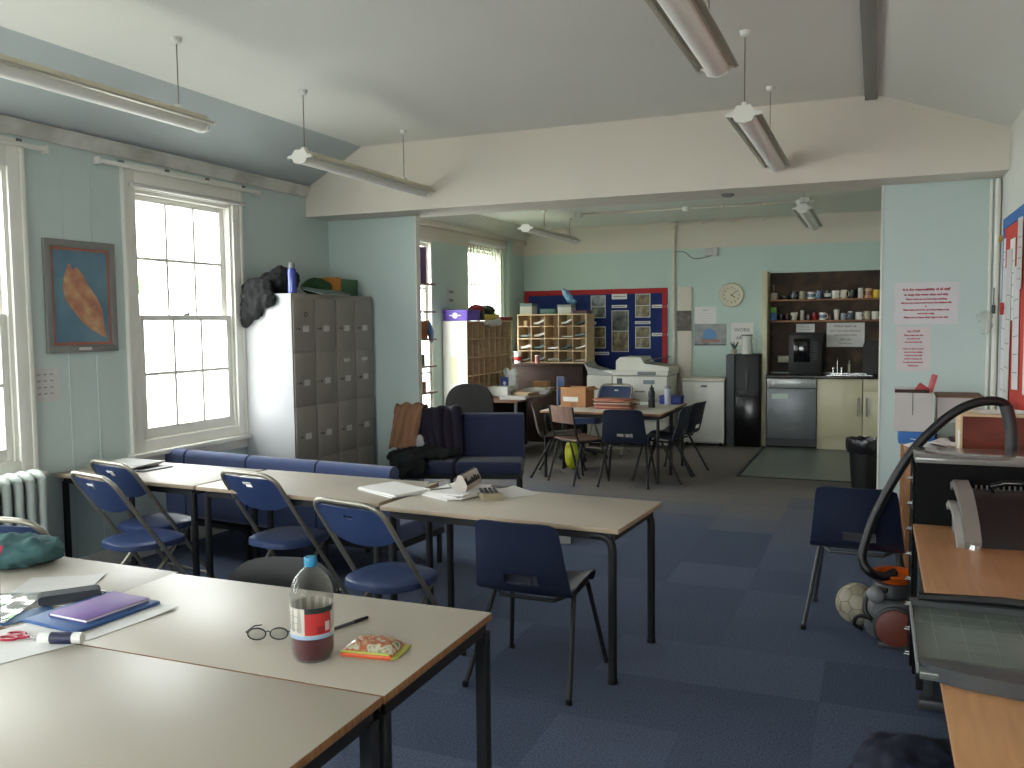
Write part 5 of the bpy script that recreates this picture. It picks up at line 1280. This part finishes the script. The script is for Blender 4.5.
m = MB(); m.tube([(-.065, 0, 0), (-.030, 0, 0)], .0165, 16); obj('base', m, M_white, t)
m = MB(); m.tube([(-.030, 0, 0), (.035, 0, 0)], .0172, 18); obj('label', m, mat('dark_blue_label', (30, 34, 66), .5), t)
m = MB(); m.tube([(.035, 0, 0), (.062, 0, 0)], .0165, 16); obj('cap', m, M_white, t)
t = thing('scissors', 'red handled scissors on the white sheet at the left edge', 'scissors', (-2.285, 1.79, Z + .008), math.radians(12))
for s in (-1, 1):
    m = MB(); m.tube([(-.055 + .028 * math.cos(a), s * .018 + .014 * math.sin(a), 0) for a in [2 * PI * k / 16 for k in range(16)]], .004, 6, closed=True); m.tube([(-.028, s * .012, 0), (0, 0, 0)], .004, 6); obj('handle', m, mat('scissor_red', (170, 30, 60), .4), t)
m = MB(); m.prism([(-.005, -.006), (.075, 0), (-.005, .006)], -.001, .001); obj('blades', m, M_chrome, t)
# green cloth bundle
c = MB(); c.ell((0, 0, .055), (.21, .12, .065)); c.ell((.08, .02, .05), (.14, .11, .065)); c.ell((-.14, 0, .045), (.14, .10, .055))
o = obj('cloth_bundle', cloth(c, mat('sea_green_cloth', (64, 100, 102), .9, bump=.1, bscale=150), .011, .06, .07, 'bundle', .001), None, None, (-3.10, 2.33, Z), math.radians(25)); tag(o, 'sea green cloth bundle on the left table', 'cloth')
t = thing('pen_pot', 'clear pot of pens cut by the left edge of the view', 'pot', (-2.735, 2.0, Z))
m = MB(); m.lathe([(.0, 0), (.035, 0), (.037, .10), (.035, .10), (.033, .003), (0, .003)], seg=20); obj('pot', m, cp, t)
for k, (c3, q) in enumerate((((190, 60, 90), (.04, .02)), ((50, 110, 70), (-.02, .02)), ((200, 170, 60), (-.015, -.02)))):
    m = MB(); m.tube([(-q[0] * .4, -q[1] * .4, .006), (q[0] * 1.3, q[1], .19)], .005, 7); obj('pen', m, mat('pen_%d' % k, c3, .4), t)
# ================================================================ row of tables: things
for k, (x, y, r_, lab) in enumerate(((-2.43, 4.16, -.42, 'stack of blank white paper on the middle table of the row'),)):
    m = MB(); 
    for q in range(3): m.cbox((random.uniform(-.004, .004), random.uniform(-.004, .004), .003 + q * .006), (.34, .24, .0058), R=Rz(random.uniform(-.05, .05)))
    o = obj('paper_stack', m, M_paper, None, (x, y, Z), r_); tag(o, lab, 'papers')
m = MB()
random.seed(9)
for q in range(5): m.cbox((random.uniform(-.02, .02), random.uniform(-.02, .02), .003 + q * .006), (.32, .23, .0058), R=Rz(random.uniform(-.35, .35)))
o = obj('paper_stack', m, M_paper, None, (-2.06, 4.20, Z), 1.35); tag(o, 'untidy pile of papers under the patterned pencil case on the right table', 'papers')
sheet('printed sheet lying at the far side of the right table', (-1.80, 4.34, Z), 1.0, .2, .26, M_offw)
t = thing('pencil_case', 'black and white skyline patterned pencil case on the pile of papers', 'pencil case', (-2.02, 4.24, Z + .031), math.radians(98))
m = MB(); m.prism([(-.03, 0), (.03, 0), (.038, .03), (.012, .085), (-.012, .085), (-.038, .03)], -.13, .13, 'x'); obj('body', m, mat('case_white', (196, 188, 180), .6), t)
M_blk = mat('print_black', (20, 20, 22), .6)
for s in (-1, 1):
    m = MB(); x = -.125; random.seed(21)
    while x < .11:
        w_ = random.uniform(.012, .028); h_ = random.uniform(.012, .042); pr = [(x, 0), (x + w_, 0), (x + w_, h_), (x + w_ / 2, h_ + random.uniform(0, .012)), (x, h_)]
        m.prism(pr, -.0008, .0008, 'y'); x += w_ + random.uniform(0, .006)
    a = math.atan2(.026, .055)
    m.xf(T(0, s * .0372, .034) @ Rx(s * a)); obj('skyline_print', m, M_blk, t)
for s in (-1, 1):
    m = MB(); m.prism([(-.03, 0), (.03, 0), (.038, .03), (.012, .086), (-.012, .086), (-.038, .03)], s * .13 - .002, s * .13 + .002, 'x'); obj('end_panel', m, M_blk if s > 0 else MATS['case_white'], t)
m = MB(); m.tube([(-.12, 0, .088), (.12, 0, .088)], .004, 6); obj('zip', m, M_dgrey, t)
t = thing('glasses_case', 'pale open frame glasses leaning on the papers beside the pencil case', 'glasses', (-2.16, 4.17, Z + .031), math.radians(50))
m = MB(); m.tube([(-.07, 0, .002), (-.05, .02, .03), (.05, .03, .035), (.07, .0, .004)], .004, 6); m.tube([(-.07, 0, .002), (-.06, -.03, .002), (.06, -.03, .002), (.07, 0, .004)], .004, 6); obj('frame', m, M_steel, t)
t = thing('calculator', 'beige desk calculator at the right of the papers', 'calculator', (-1.86, 4.17, Z), math.radians(-55))
m = MB(); m.prism([(-.09, 0), (.09, 0), (.09, .035), (-.09, .014)], -.055, .055, 'x'); m.xf(Rz(-PI / 2)); obj('body', m, mat('beige_plastic', (150, 140, 116), .6), t)
for r in range(4):
    for q in range(4):
        k = MB(); k.box(-.075 + r * .027, -.057 + r * .027, -.045 + q * .024, -.027 + q * .024, .0, .006, .001); k.xf(T(0, 0, .022 - (-.0) ) @ Ry(0)); 
        for v in k.bm.verts: v.co.z += (-(v.co.x)) * .1167 * -1 * -1 + .003
        obj('key', k, MATS['dark_grey_fabric'] if False else M_dgrey, t)
t = thing('newspaper', 'folded newspapers on a dark board at the far left end of the row', 'newspaper', (-4.50, 4.33, Z), math.radians(-8))
m = MB(); m.box(-.26, .26, -.12, .12, 0, .008, .002); obj('dark_board', m, M_dgrey, t)
for k in range(4):
    m = MB(); m.cbox((-.03 + .01 * k, .005 * k, .013 + k * .006), (.36, .20, .0055), R=Rz(.06 * (k - 1))); obj('folded_sheet', m, [M_offw, M_paper][k % 2], t)

# ================================================================ right hand desk and machines
t = thing('desk', 'beech desk along the right wall carrying the paper trimmer', 'desk', (.165, 1.0, 0))
m = MB(); m.box(0, .632, 0, 3.26, .695, .72, .004); obj('desktop', m, M_wood, t)
for y in (.9, 2.98):
    m = MB(); m.box(.04, .08, y - .02, y + .02, .05, .695, .01); m.xf(T(0, 0, 0)); lg = obj('leg', m, M_dgrey, t)
    m = MB(); m.box(.02, .60, y - .035, y + .035, 0, .045, .012); obj('foot', m, M_dgrey, lg)
m = MB(); m.box(.56, .58, .1, 3.1, .3, .695); obj('modesty_panel', m, M_dgrey, t)
m = MB(); m.box(.02, .05, 3.16, 3.24, 0.0, .69, .004); obj('end_post', m, M_black, t)
# paper trimmer
t = thing('paper_trimmer', 'green grey rotary paper trimmer on the near end of the beech desk', 'paper trimmer', (.115, 2.37, .7205), 0)
M_trimb = ramp_mat('trimmer_board', 'noise', [(.3, (84, 92, 86)), (.7, (94, 101, 95))], .22, 3)
m = MB(); m.box(.0, .62, .02, .60, .002, .022, .003); obj('board', m, M_trimb, t)
m = MB(); poly = [(.02, .06), (.02, .03)] + [(.04 + .60 * k / 10, .03 - .055 * math.sin(PI * min(1, k / 10) * .6 + .0)) for k in range(0, 11)] + [(.64, .06)]
m.prism([(.0, .075), (.02, .03), (.10, -.005), (.22, -.03), (.40, -.045), (.66, -.045), (.66, .06), (.14, .06), (.05, .08)], .001, .040); obj('front_end_cap', m, M_dgrey, t)
m = MB(); m.prism([(.0, .58), (.66, .58), (.66, .66), (.5, .68), (.38, .64), (.22, .655), (.06, .64), (-.005, .61)], .001, .038); obj('rear_end_cap', m, M_dgrey, t)
m = MB(); m.tube([(.02, .60, .045), (.25, .615, .05), (.36, .60, .05), (.46, .62, .075), (.64, .64, .085)], .015, 8); obj('cutting_arm', m, M_blackpl, t)
gr = MB()
for k in range(8): gr.box(.05 + k * .075, .0508 + k * .075, .10, .56, .022, .0226)
for k in range(6): gr.box(.03, .60, .13 + k * .075, .1308 + k * .075, .022, .0226)
obj('printed_grid', gr, mat('grid_ink', (84, 90, 86), .5), t)
m = MB(); m.box(.42, .45, .08, .57, .0228, .0236); m.box(.51, .525, .08, .57, .0228, .0236); obj('red_guides', m, mat('guide_red', (150, 60, 60), .4), t)
m = MB(); m.box(-.006, .0, .06, .60, .002, .03, .002); obj('side_rail', m, M_grey, t)
# binding machine
t = thing('binding_machine', 'black comb binding machine with silver curved ends on the beech desk', 'binding machine', (.372, 3.88, .7205), math.radians(5))
prof = [(.0, .0), (.34, .0), (.36, .06), (.34, .14), (.30, .185), (.22, .19), (.16, .165), (.08, .10), (.02, .04)]
m = MB(); m.prism(prof, .03, .44, 'x'); obj('body', m, M_blackpl, t)
for x in (.0, .44):
    m = MB(); ps = [(-.03, .0), (.0, .0), (.05, .055), (.11, .11), (.19, .165), (.28, .195), (.33, .17), (.345, .20), (.27, .225), (.17, .20), (.08, .145), (.01, .085), (-.035, .03)]
    m.prism(ps, x - .035, x + .022, 'x'); obj('silver_end', m, mat('silver_plastic', (128, 124, 120), .35, metal=.2), t)
m = MB(); m.prism([(-.02, .0), (.01, .0), (.045, .05), (.09, .09), (.15, .115), (.22, .12), (.25, .10), (.265, .12), (.22, .145), (.14, .14), (.07, .11), (.02, .065), (-.025, .02)], -.062, -.036, 'x'); obj('lower_arch', m, mat('pale_silver_plastic', (160, 158, 154), .35, metal=.2), t)
m = MB(); m.prism([(.04, .0), (.30, .0), (.33, .12), (.26, .13), (.12, .07)], -.03, .01, 'x'); obj('inner_side', m, M_grey, t)
m = MB(); m.lathe([(0, 0), (.028, 0), (.026, .018), (0, .02)], (-.0, -.015, 0), 16); obj('foot', m, M_chrome, t)
m = MB(); m.tube([(.10, .20, .215), (.14, .17, .235), (.44, .17, .235)], .013, 10); m.tube([(.11, .20, .19), (.10, .20, .222)], .012, 8); obj('lever_handle', m, mat('gloss_black', (12, 12, 13), .2), t)
cb = MB()
for k in range(18): cb.box(.05 + k * .021, .056 + k * .021, .27, .275, .185, .205)
obj('comb_pins', cb, M_grey, t)
# drawer tower
t = thing('drawer_cabinet', 'tall black drawer cabinet beyond the beech desk, glossy grey top', 'drawer cabinet', (.175, 4.29, 0))
M_vblack = mat('matt_black', (9, 9, 10), .85, spec=.2)
m = MB(); m.box(.0, .60, 0, .34, .02, .99, .003); obj('body', m, M_vblack, t)
m = MB(); m.box(-.006, .615, -.004, .36, .99, 1.015, .003); obj('top', m, mat('gloss_grey_top', (120, 120, 114), .12), t)
for k in range(8):
    z = .05 + k * .116
    m = MB(); m.box(-.012, .0, .015, .325, z, z + .105, .003); d = obj('drawer', m, M_vblack, t)
    m = MB(); m.tube([(-.012, .03, z + .05), (-.032, .03, z + .05), (-.032, .06, z + .05), (-.012, .06, z + .05)], .005, 6); m.box(-.0135, -.0115, .02, .07, z + .03, z + .07); obj('handle', m, M_chrome, d)
# vacuum cleaner with hose
t = thing('vacuum_cleaner', 'grey and black tub vacuum cleaner with an orange bowl top and arching black hose', 'vacuum cleaner', (.09, 4.79, 0), 0)
m = MB(); m.lathe([(0, .03), (.11, .03), (.125, .06), (.118, .15), (.10, .20), (.075, .22), (0, .225)], seg=28); obj('tub', m, mat('mid_grey_plastic', (98, 100, 102), .4), t)
m = MB(); m.lathe([(0, .222), (.07, .222), (.09, .235), (.095, .27), (.08, .30), (0, .305)], seg=28); obj('motor_head', m, M_dgrey, t)
m = MB(); m.lathe([(0, .30), (.06, .30), (.085, .33), (.108, .345), (.11, .353), (.085, .352), (.065, .335), (0, .33)], c=(.02, 0, 0), seg=32); obj('orange_bowl', m, mat('orange_plastic', (214, 96, 24), .4), t)
m = MB(); m.lathe([(0, 0), (.088, 0), (.094, .012), (.088, .028), (.05, .034), (0, .034)], seg=30, M=T(.02, -.115, .10) @ Rx(PI / 2) @ Rx(-.1)); w_ = obj('brown_disc', m, mat('brick_red_disc', (112, 44, 24), .45), t)
m = MB(); m.lathe([(.092, -.004), (.104, -.002), (.104, .02), (.092, .022)], seg=30, M=T(.02, -.115, .10) @ Rx(PI / 2) @ Rx(-.1)); obj('disc_rim', m, M_blackpl, t)
tx = text_mesh(['VAX'], .05, bold=.002) if False else MB()
m = MB(); m.tube(spline([(-.06, -.10, .10), (-.12, -.08, .16), (-.10, -.06, .26), (-.02, -.10, .28)], 5), .012, 8); m.tube(spline([(-.13, -.04, .05), (-.17, -.06, .08), (-.15, -.08, .13), (-.09, -.11, .13)], 5), .010, 8); obj('carry_strap', m, M_blackpl, t)
m = MB(); m.ell((-.07, -.08, .25), (.045, .045, .042)); obj('grey_knob', m, mat('pale_grey_knob', (130, 132, 134), .35), t)
m = MB(); m.box(-.06, .08, -.15, -.08, 0, .03, .008); obj('wheel_base', m, M_dgrey, t)
hp = [(.60, 4.74, .60), (.605, 4.745, .95), (.60, 4.74, 1.10), (.575, 4.74, 1.215), (.49, 4.735, 1.235), (.38, 4.725, 1.195), (.27, 4.715, 1.10), (.155, 4.70, .955), (.02, 4.68, .69), (-.035, 4.66, .52), (-.045, 4.64, .44), (-.01, 4.62, .385), (.05, 4.68, .352), (.105, 4.74, .362)]
m = MB(); m.tube([Vector(p_) - Vector((.09, 4.79, 0)) for p_ in spline(hp, 10)], .0225, 10)
hs = obj('hose', m, M_blackpl, t)
m = MB(); m.tube([Vector(p_) - Vector((.09, 4.79, 0)) for p_ in spline(hp[1:4], 8)], .029, 12); obj('hose_cuff', m, M_dgrey, hs)
# football
t = thing('football', 'scuffed cream football on the carpet beside the vacuum cleaner', 'football', (-.072, 4.98, 0))
phi = (1 + 5 ** .5) / 2
ico = [Vector(v).normalized() for v in [(-1, phi, 0), (1, phi, 0), (-1, -phi, 0), (1, -phi, 0), (0, -1, phi), (0, 1, phi), (0, -1, -phi), (0, 1, -phi), (phi, 0, -1), (phi, 0, 1), (-phi, 0, -1), (-phi, 0, 1)]]
m = MB(); m.ell((0, 0, .11), (.109, .109, .109), 32, 20); obj('ball', m, ramp_mat('scuffed_leather', 'noise', [(.3, (150, 142, 122)), (.6, (186, 178, 156))], .55, 14), t)
m = MB()
sv = set()
pent = []
for i, a in enumerate(ico):
    nb = [b for b in ico if .1 < (a - b).length < 1.2]
    pts = [(a * 2 + b).normalized() for b in nb]
    for b in nb:
        p0 = (a * 2 + b).normalized(); p1 = (b * 2 + a).normalized(); key = tuple(sorted((tuple(round(q, 3) for q in p0), tuple(round(q, 3) for q in p1))))
        if key not in sv: sv.add(key); pent.append((p0, p1))
    for x_ in range(5):
        for y_ in range(x_ + 1, 5):
            if (pts[x_] - pts[y_]).length < .45: pent.append((pts[x_], pts[y_]))
for p0, p1 in pent:
    ps = [(p0.lerp(p1, k / 4)).normalized() * .1092 + Vector((0, 0, .11)) for k in range(5)]
    m.tube(ps, .0013, 4)
obj('seams', m, mat('seam_grey', (96, 88, 74), .7), t)
# red cloth bits by the chair
c = MB(); c.ell((0, 0, .09), (.03, .07, .10)); c.ell((.01, .02, .2), (.02, .04, .06)); o = obj('red_bag', cloth(c, M_red, .009, .03, .05, 'r', .0), None, None, (.27, 5.12, .0)); tag(o, 'red cloth bag on the floor behind the black drawer cabinet', 'bag')
# dark bag in the foreground
c = MB(); c.ell((0, 0, .09), (.20, .22, .10)); c.ell((.14, .06, .08), (.16, .18, .09)); c.ell((-.12, -.06, .04), (.12, .14, .05))
o = obj('rucksack', cloth(c, mat('navy_black_nylon', (24, 30, 52), .7, var=.5, scale=7), .016, .06, .09, 'bag', .001), None, None, (.14, 3.20, 0)); tag(o, 'dark navy rucksack on the carpet at the foot of the beech desk', 'bag')
# bookcase with boxes beyond
t = thing('bookcase', 'low beech bookcase by the right wall under the cardboard boxes', 'bookcase', (.17, 5.42, 0))
m = MB(); m.box(0, .6, 0, .02, 0, .85); m.box(0, .6, 1.28, 1.30, 0, .85); m.box(.58, .6, 0, 1.3, 0, .85); m.box(-.005, .61, -.01, 1.31, .85, .872, .003); m.box(0, .58, .02, 1.28, .05, .07)
for z in (.3, .56): m.box(.01, .58, .02, 1.28, z, z + .018)
obj('carcass', m, M_wood, t)
m = MB(); m.box(0, .02, .64, .66, .07, .85); obj('upright', m, M_wood, t)
zb = .873
t = thing('magazine_box', 'white card box with a slit and red card rolled inside, left on the bookcase', 'box', (.215, 5.95, zb + .075))
m = MB(); w_ = .105
m.box(-w_, w_, -.12, -.115, 0, .235); m.box(-w_, w_, .115, .12, 0, .255); m.box(-w_, -w_ + .005, -.12, .12, 0, .235); m.box(w_ - .005, w_, -.12, .12, 0, .235); m.box(-w_, w_, -.12, .12, 0, .005)
obj('body', m, mat('grey_white_card', (190, 186, 184), .7), t)
m = MB(); m.box(-w_, w_ - .02, -.118, -.10, .235, .255); obj('brown_rim', m, M_brown, t)
m = MB(); m.box(-.006, -.002, -.1215, -.12, .10, .235); obj('slit', m, M_dgrey, t)
t = thing('card_roll', 'red rolled card standing in the white box on the bookcase', 'card', (.275, 5.93, zb + .085))
m = MB(); m.cbox((-.03, 0, .21), (.07, .02, .13), .006, R=Ry(.6).to_4x4()); obj('roll', m, mat('pinkish_red_card', (176, 60, 66), .5), t)
m = MB(); m.cbox((.035, 0, .235), (.035, .012, .20), .003, R=Ry(.25).to_4x4()); obj('strip', m, mat('rose_card', (190, 96, 100), .5), t)
carton('box_file', 'bright blue file lying under the white card box', 'box file', (.235, 5.95, zb), (.20, .26, .073), M_blue)
t = thing('storage_box', 'grey green and white card box with brown lid edge, right on the bookcase', 'box', (.47, 6.05, zb))
m = MB(); m.box(-.12, .12, -.15, .15, 0, .13); obj('lower', m, mat('grey_green_box', (136, 150, 142), .7), t)
m = MB(); m.box(-.12, .12, -.15, .15, .13, .28); obj('upper', m, MATS['grey_white_card'], t)
m = MB(); m.box(-.125, .13, -.155, .155, .28, .292); obj('lid_edge', m, mat('brown_edge', (110, 84, 60), .7), t)
m = MB(); tx = text_mesh(['Paper'], .03); tx.xf(T(.03, -.152, .09)); obj('printed_text', tx, M_dgrey, t)
for k, (x, y, r_) in enumerate(((.30, 5.62, .3), (.42, 5.66, -.3), (.36, 5.52, .7))):
    m = MB(); m.shell(lambda u, v: ((u - .5) * .21, (v - .5) * .28, .003 + .02 * k * .5 + .015 * math.sin(u * 4 + k)), 8, 6, .002)
    o = obj('paper_sheet', m, M_paper, None, (x, y, zb + .004 + k * .012), r_); tag(o, 'curled white paper on the bookcase, %s of three' % ['lowest', 'middle', 'topmost'][k], 'paper', 'loose papers on the bookcase')
carton('book', 'dark book lying among the loose papers on the bookcase', 'book', (.52, 5.78, zb), (.22, .17, .05), mat('dark_plum', (50, 34, 40), .5))
# wooden pigeonhole box (open side to the wall)
t = thing('wooden_crate', 'mahogany backed wooden box with pale edges beyond the black cabinet', 'box', (.425, 5.0, .874))
t.location = (.425, 5.12, .92)
m = MB(); m.box(0, .36, .0, .012, 0, .20); obj('back_panel', m, M_redwood, t)
m = MB(); m.box(-.012, .0, -.006, .28, 0, .21, .002); m.box(-.012, .36, -.006, .28, .20, .213, .002); obj('pale_edging', m, M_pine, t)
m = MB(); m.box(-.004, .36, .01, .275, 0, .012); m.box(.348, .36, .0, .275, 0, .2); obj('base', m, M_pine, t)
m = MB(); m.box(-.014, -.012, .0, .10, .01, .12); obj('white_label', m, M_paper, t)
sheet('white sheet on top of the mahogany backed box', (.62, 5.26, 1.135), .4, .26, .2, M_paper, curl=.0)
t = thing('side_table', 'small table beyond the black cabinet carrying the mahogany backed box', 'table', (.40, 5.10, 0))
m = MB(); m.box(0, .39, 0, .30, .895, .919, .003); obj('tabletop', m, M_wood, t)
for x in (.03, .36):
    for y in (.03, .27):
        m = MB(); m.box(x - .015, x + .015, y - .015, y + .015, 0, .895); obj('leg', m, M_wood, t)

# ================================================================ right pier notices, right wall board
M_lilac = mat('lilac_white_paper', (216, 212, 216), .8)
M_pinkp = mat('pinkish_paper', (214, 206, 208), .8)
notice((.332, 7.0995, 1.742), .425, .305, 'larger wide notice with red print on the right pier', [('It is the responsibility of all staff', 1.25), ('to keep this room clean and tidy.', 1.12), ('Please wash up and put away anything', .9), ('that you have used as soon as you have finished with', .8), ('it.', .8), ('Please take your food out of the fridge at the', .85), ('end of the week.', .85), ('Please do not leave dirty cups in the sink.', .9)], .0195, col=(176, 50, 60), paper=M_lilac, spacing=1.62, bold=.001)
notice((.253, 7.0995, 1.412), .232, .325, 'smaller tall notice with red print below the wide one on the right pier', [('ALL STAFF', 1.3), 'Please make sure that', 'you sign in and', 'out every single day', '', 'This is so that we know', 'who is in the building', 'if there is a fire drill', 'and for everyone to', 'be safe and accounted', ('Thank you', 1.1)], .0145, col=(170, 60, 66), paper=M_pinkp, spacing=1.7, bold=.0009)
# board on right wall
t = thing('notice_board', 'red notice board with a blue edge crowded with papers on the right wall', 'notice board', (XR - .0005, 6.80, 1.69), 0)
m = MB(); m.box(-.015, 0, -3.4, 0, -.62, .60); obj('backing', m, mat('poster_red', (200, 60, 46), .75), t)
m = MB(); m.box(-.02, -.014, -3.4, 0, .53, .60); m.box(-.02, -.014, -.05, 0, -.62, .53); obj('blue_border', m, mat('border_blue', (44, 106, 180), .6), t)
random.seed(17)
pp = [(-.12, .30, .10, .22, 'small white slip at the top left'), (-.17, -.20, .20, .62, 'long white sheet at the left edge'), (-.40, -.15, .22, .70, 'long lilac sheet second from the left'), (-.50, .18, .24, .34, 'white sheet beside the red gap'), (-.75, -.12, .26, .5, 'broad white sheet further right'), (-.85, .32, .2, .28, 'upper pale sheet further right'), (-1.2, -.05, .3, .6, 'large pale sheet towards the middle'), (-1.7, 0, .5, .8, 'broad poster near the middle')]
for k, (y, z, w_, h_, lab) in enumerate(pp):
    n_ = MB(); n_.box(-.003, 0, -w_ / 2, w_ / 2, -h_ / 2, h_); 
    o = obj('pinned_paper', n_, [M_paper, M_lilac, M_offw][k % 3], None, (XR - .0165 - .0035 * (k % 3), 6.84 + y, 1.69 + z - h_ * .25 ), 0); o.rotation_euler = (random.uniform(-.06, .06), 0, random.uniform(-.02, .02)); tag(o, lab + ' of the red board on the right wall', 'paper', 'papers pinned to the red board')
    ln = MB()
    for q in range(5): ln.box(-.0036, -.003, -w_ * .35, w_ * .35, -h_ * .3 + q * h_ * .22, -h_ * .3 + q * h_ * .22 + .006)
    obj('print_lines', ln, M_ink, o)
for k, (y, z, c3, lab) in enumerate(((-.06, .47, (190, 150, 40), 'yellow pin near the top corner of the red board'), (-.22, .0, (180, 40, 40), 'red tab half way down the red board'))):
    m = MB(); m.box(-.02, 0, -.02, .02, -.04 if k else -.02, .04 if k else .02, .004); o = obj('tab', m, mat('tab_%d' % k, c3, .5), None, (XR - .028, 6.84 + y, 1.69 + z)); tag(o, lab, 'tab')
# see-through bag hung in the corner
c = MB(); c.ell((0, 0, 0), (.035, .06, .09)); c.ell((-.03, -.03, .04), (.03, .04, .05))
film = bpy.data.materials.new('clear_film'); film.use_nodes = True
_n = film.node_tree.nodes; _l = film.node_tree.links; _n.clear(); _o = _n.new('ShaderNodeOutputMaterial'); _a = _n.new('ShaderNodeBsdfTransparent'); _b = _n.new('ShaderNodeBsdfPrincipled'); _b.inputs['Base Color'].default_value = rgb(206, 206, 196); _b.inputs['Roughness'].default_value = .25
_x = _n.new('ShaderNodeMixShader'); _x.inputs[0].default_value = .32; _l.new(_a.outputs[0], _x.inputs[1]); _l.new(_b.outputs[0], _x.inputs[2]); _l.new(_x.outputs[0], _o.inputs['Surface'])
o = obj('plastic_bag', cloth(c, film, .008, .05, .05, 'film'), None, None, (XR - .085, 7.0, 1.60)); tag(o, 'clear crumpled plastic bag hung in the corner by the red board', 'bag')
t = thing('light_cord', 'small dark cord toggle hung on the corner pipe', 'cord', (XR - .045, 6.99, 1.72)); m = MB(); m.tube([(0, 0, .12), (0, 0, 0)], .004, 6); m.tube([(0, 0, 0), (0, 0, -.06)], .012, 8); obj('toggle', m, M_dgrey, t)
# ================================================================ light, camera
w = bpy.data.worlds.new('sky'); SC.world = w; w.use_nodes = True
N = w.node_tree.nodes; L = w.node_tree.links
bg = N['Background']; bg.inputs['Color'].default_value = (.97, .985, 1, 1); bg.inputs['Strength'].default_value = SKY
for i, (a, b, c, d) in enumerate(WINS):
    la = bpy.data.lights.new('window_daylight', 'AREA'); la.shape = 'RECTANGLE'; la.size = d - c; la.size_y = b - a
    la.cycles.is_portal = True
    o = bpy.data.objects.new('window_daylight', la); COL.objects.link(o)
    o.location = (XL - WT - .03, (a + b) / 2, (c + d) / 2); o.rotation_euler = (0, -PI / 2, 0)
la = bpy.data.lights.new('window_daylight', 'AREA'); la.shape = 'RECTANGLE'; la.size = 3.0; la.size_y = 1.6; la.cycles.is_portal = True
o = bpy.data.objects.new('window_daylight', la); COL.objects.link(o); o.location = (-2.4, YB - WT - .03, 1.7); o.rotation_euler = (PI / 2, 0, 0)
cd = bpy.data.cameras.new('camera'); cam = bpy.data.objects.new('camera', cd); COL.objects.link(cam)
cd.sensor_width = 36; cd.lens = 880 / 1024 * 36; cd.clip_start = .05; cd.clip_end = 200
yaw, pitch, roll = .392545, .0689903, -.0113045
f = Vector((-math.sin(yaw) * math.cos(pitch), math.cos(yaw) * math.cos(pitch), -math.sin(pitch)))
r = Vector((math.cos(yaw), math.sin(yaw), 0)); u = r.cross(f)
r2 = r * math.cos(roll) + u * math.sin(roll); u2 = -r * math.sin(roll) + u * math.cos(roll)
cam.matrix_world = Matrix(((r2.x, u2.x, -f.x, 0), (r2.y, u2.y, -f.y, 0), (r2.z, u2.z, -f.z, 1.6315), (0, 0, 0, 1)))
SC.camera = cam
SC.view_settings.view_transform = 'Standard'; SC.view_settings.look = 'None'; SC.view_settings.gamma = 1
SC.view_settings.exposure = EXPO; SC.view_settings.use_curve_mapping = False
SC.cycles.use_denoising = True; SC.cycles.max_bounces = 10; SC.cycles.diffuse_bounces = 7; SC.cycles.glossy_bounces = 4
SC.cycles.transmission_bounces = 8; SC.cycles.transparent_max_bounces = 16; SC.cycles.sample_clamp_indirect = 10; SC.cycles.caustics_reflective = False; SC.cycles.caustics_refractive = False
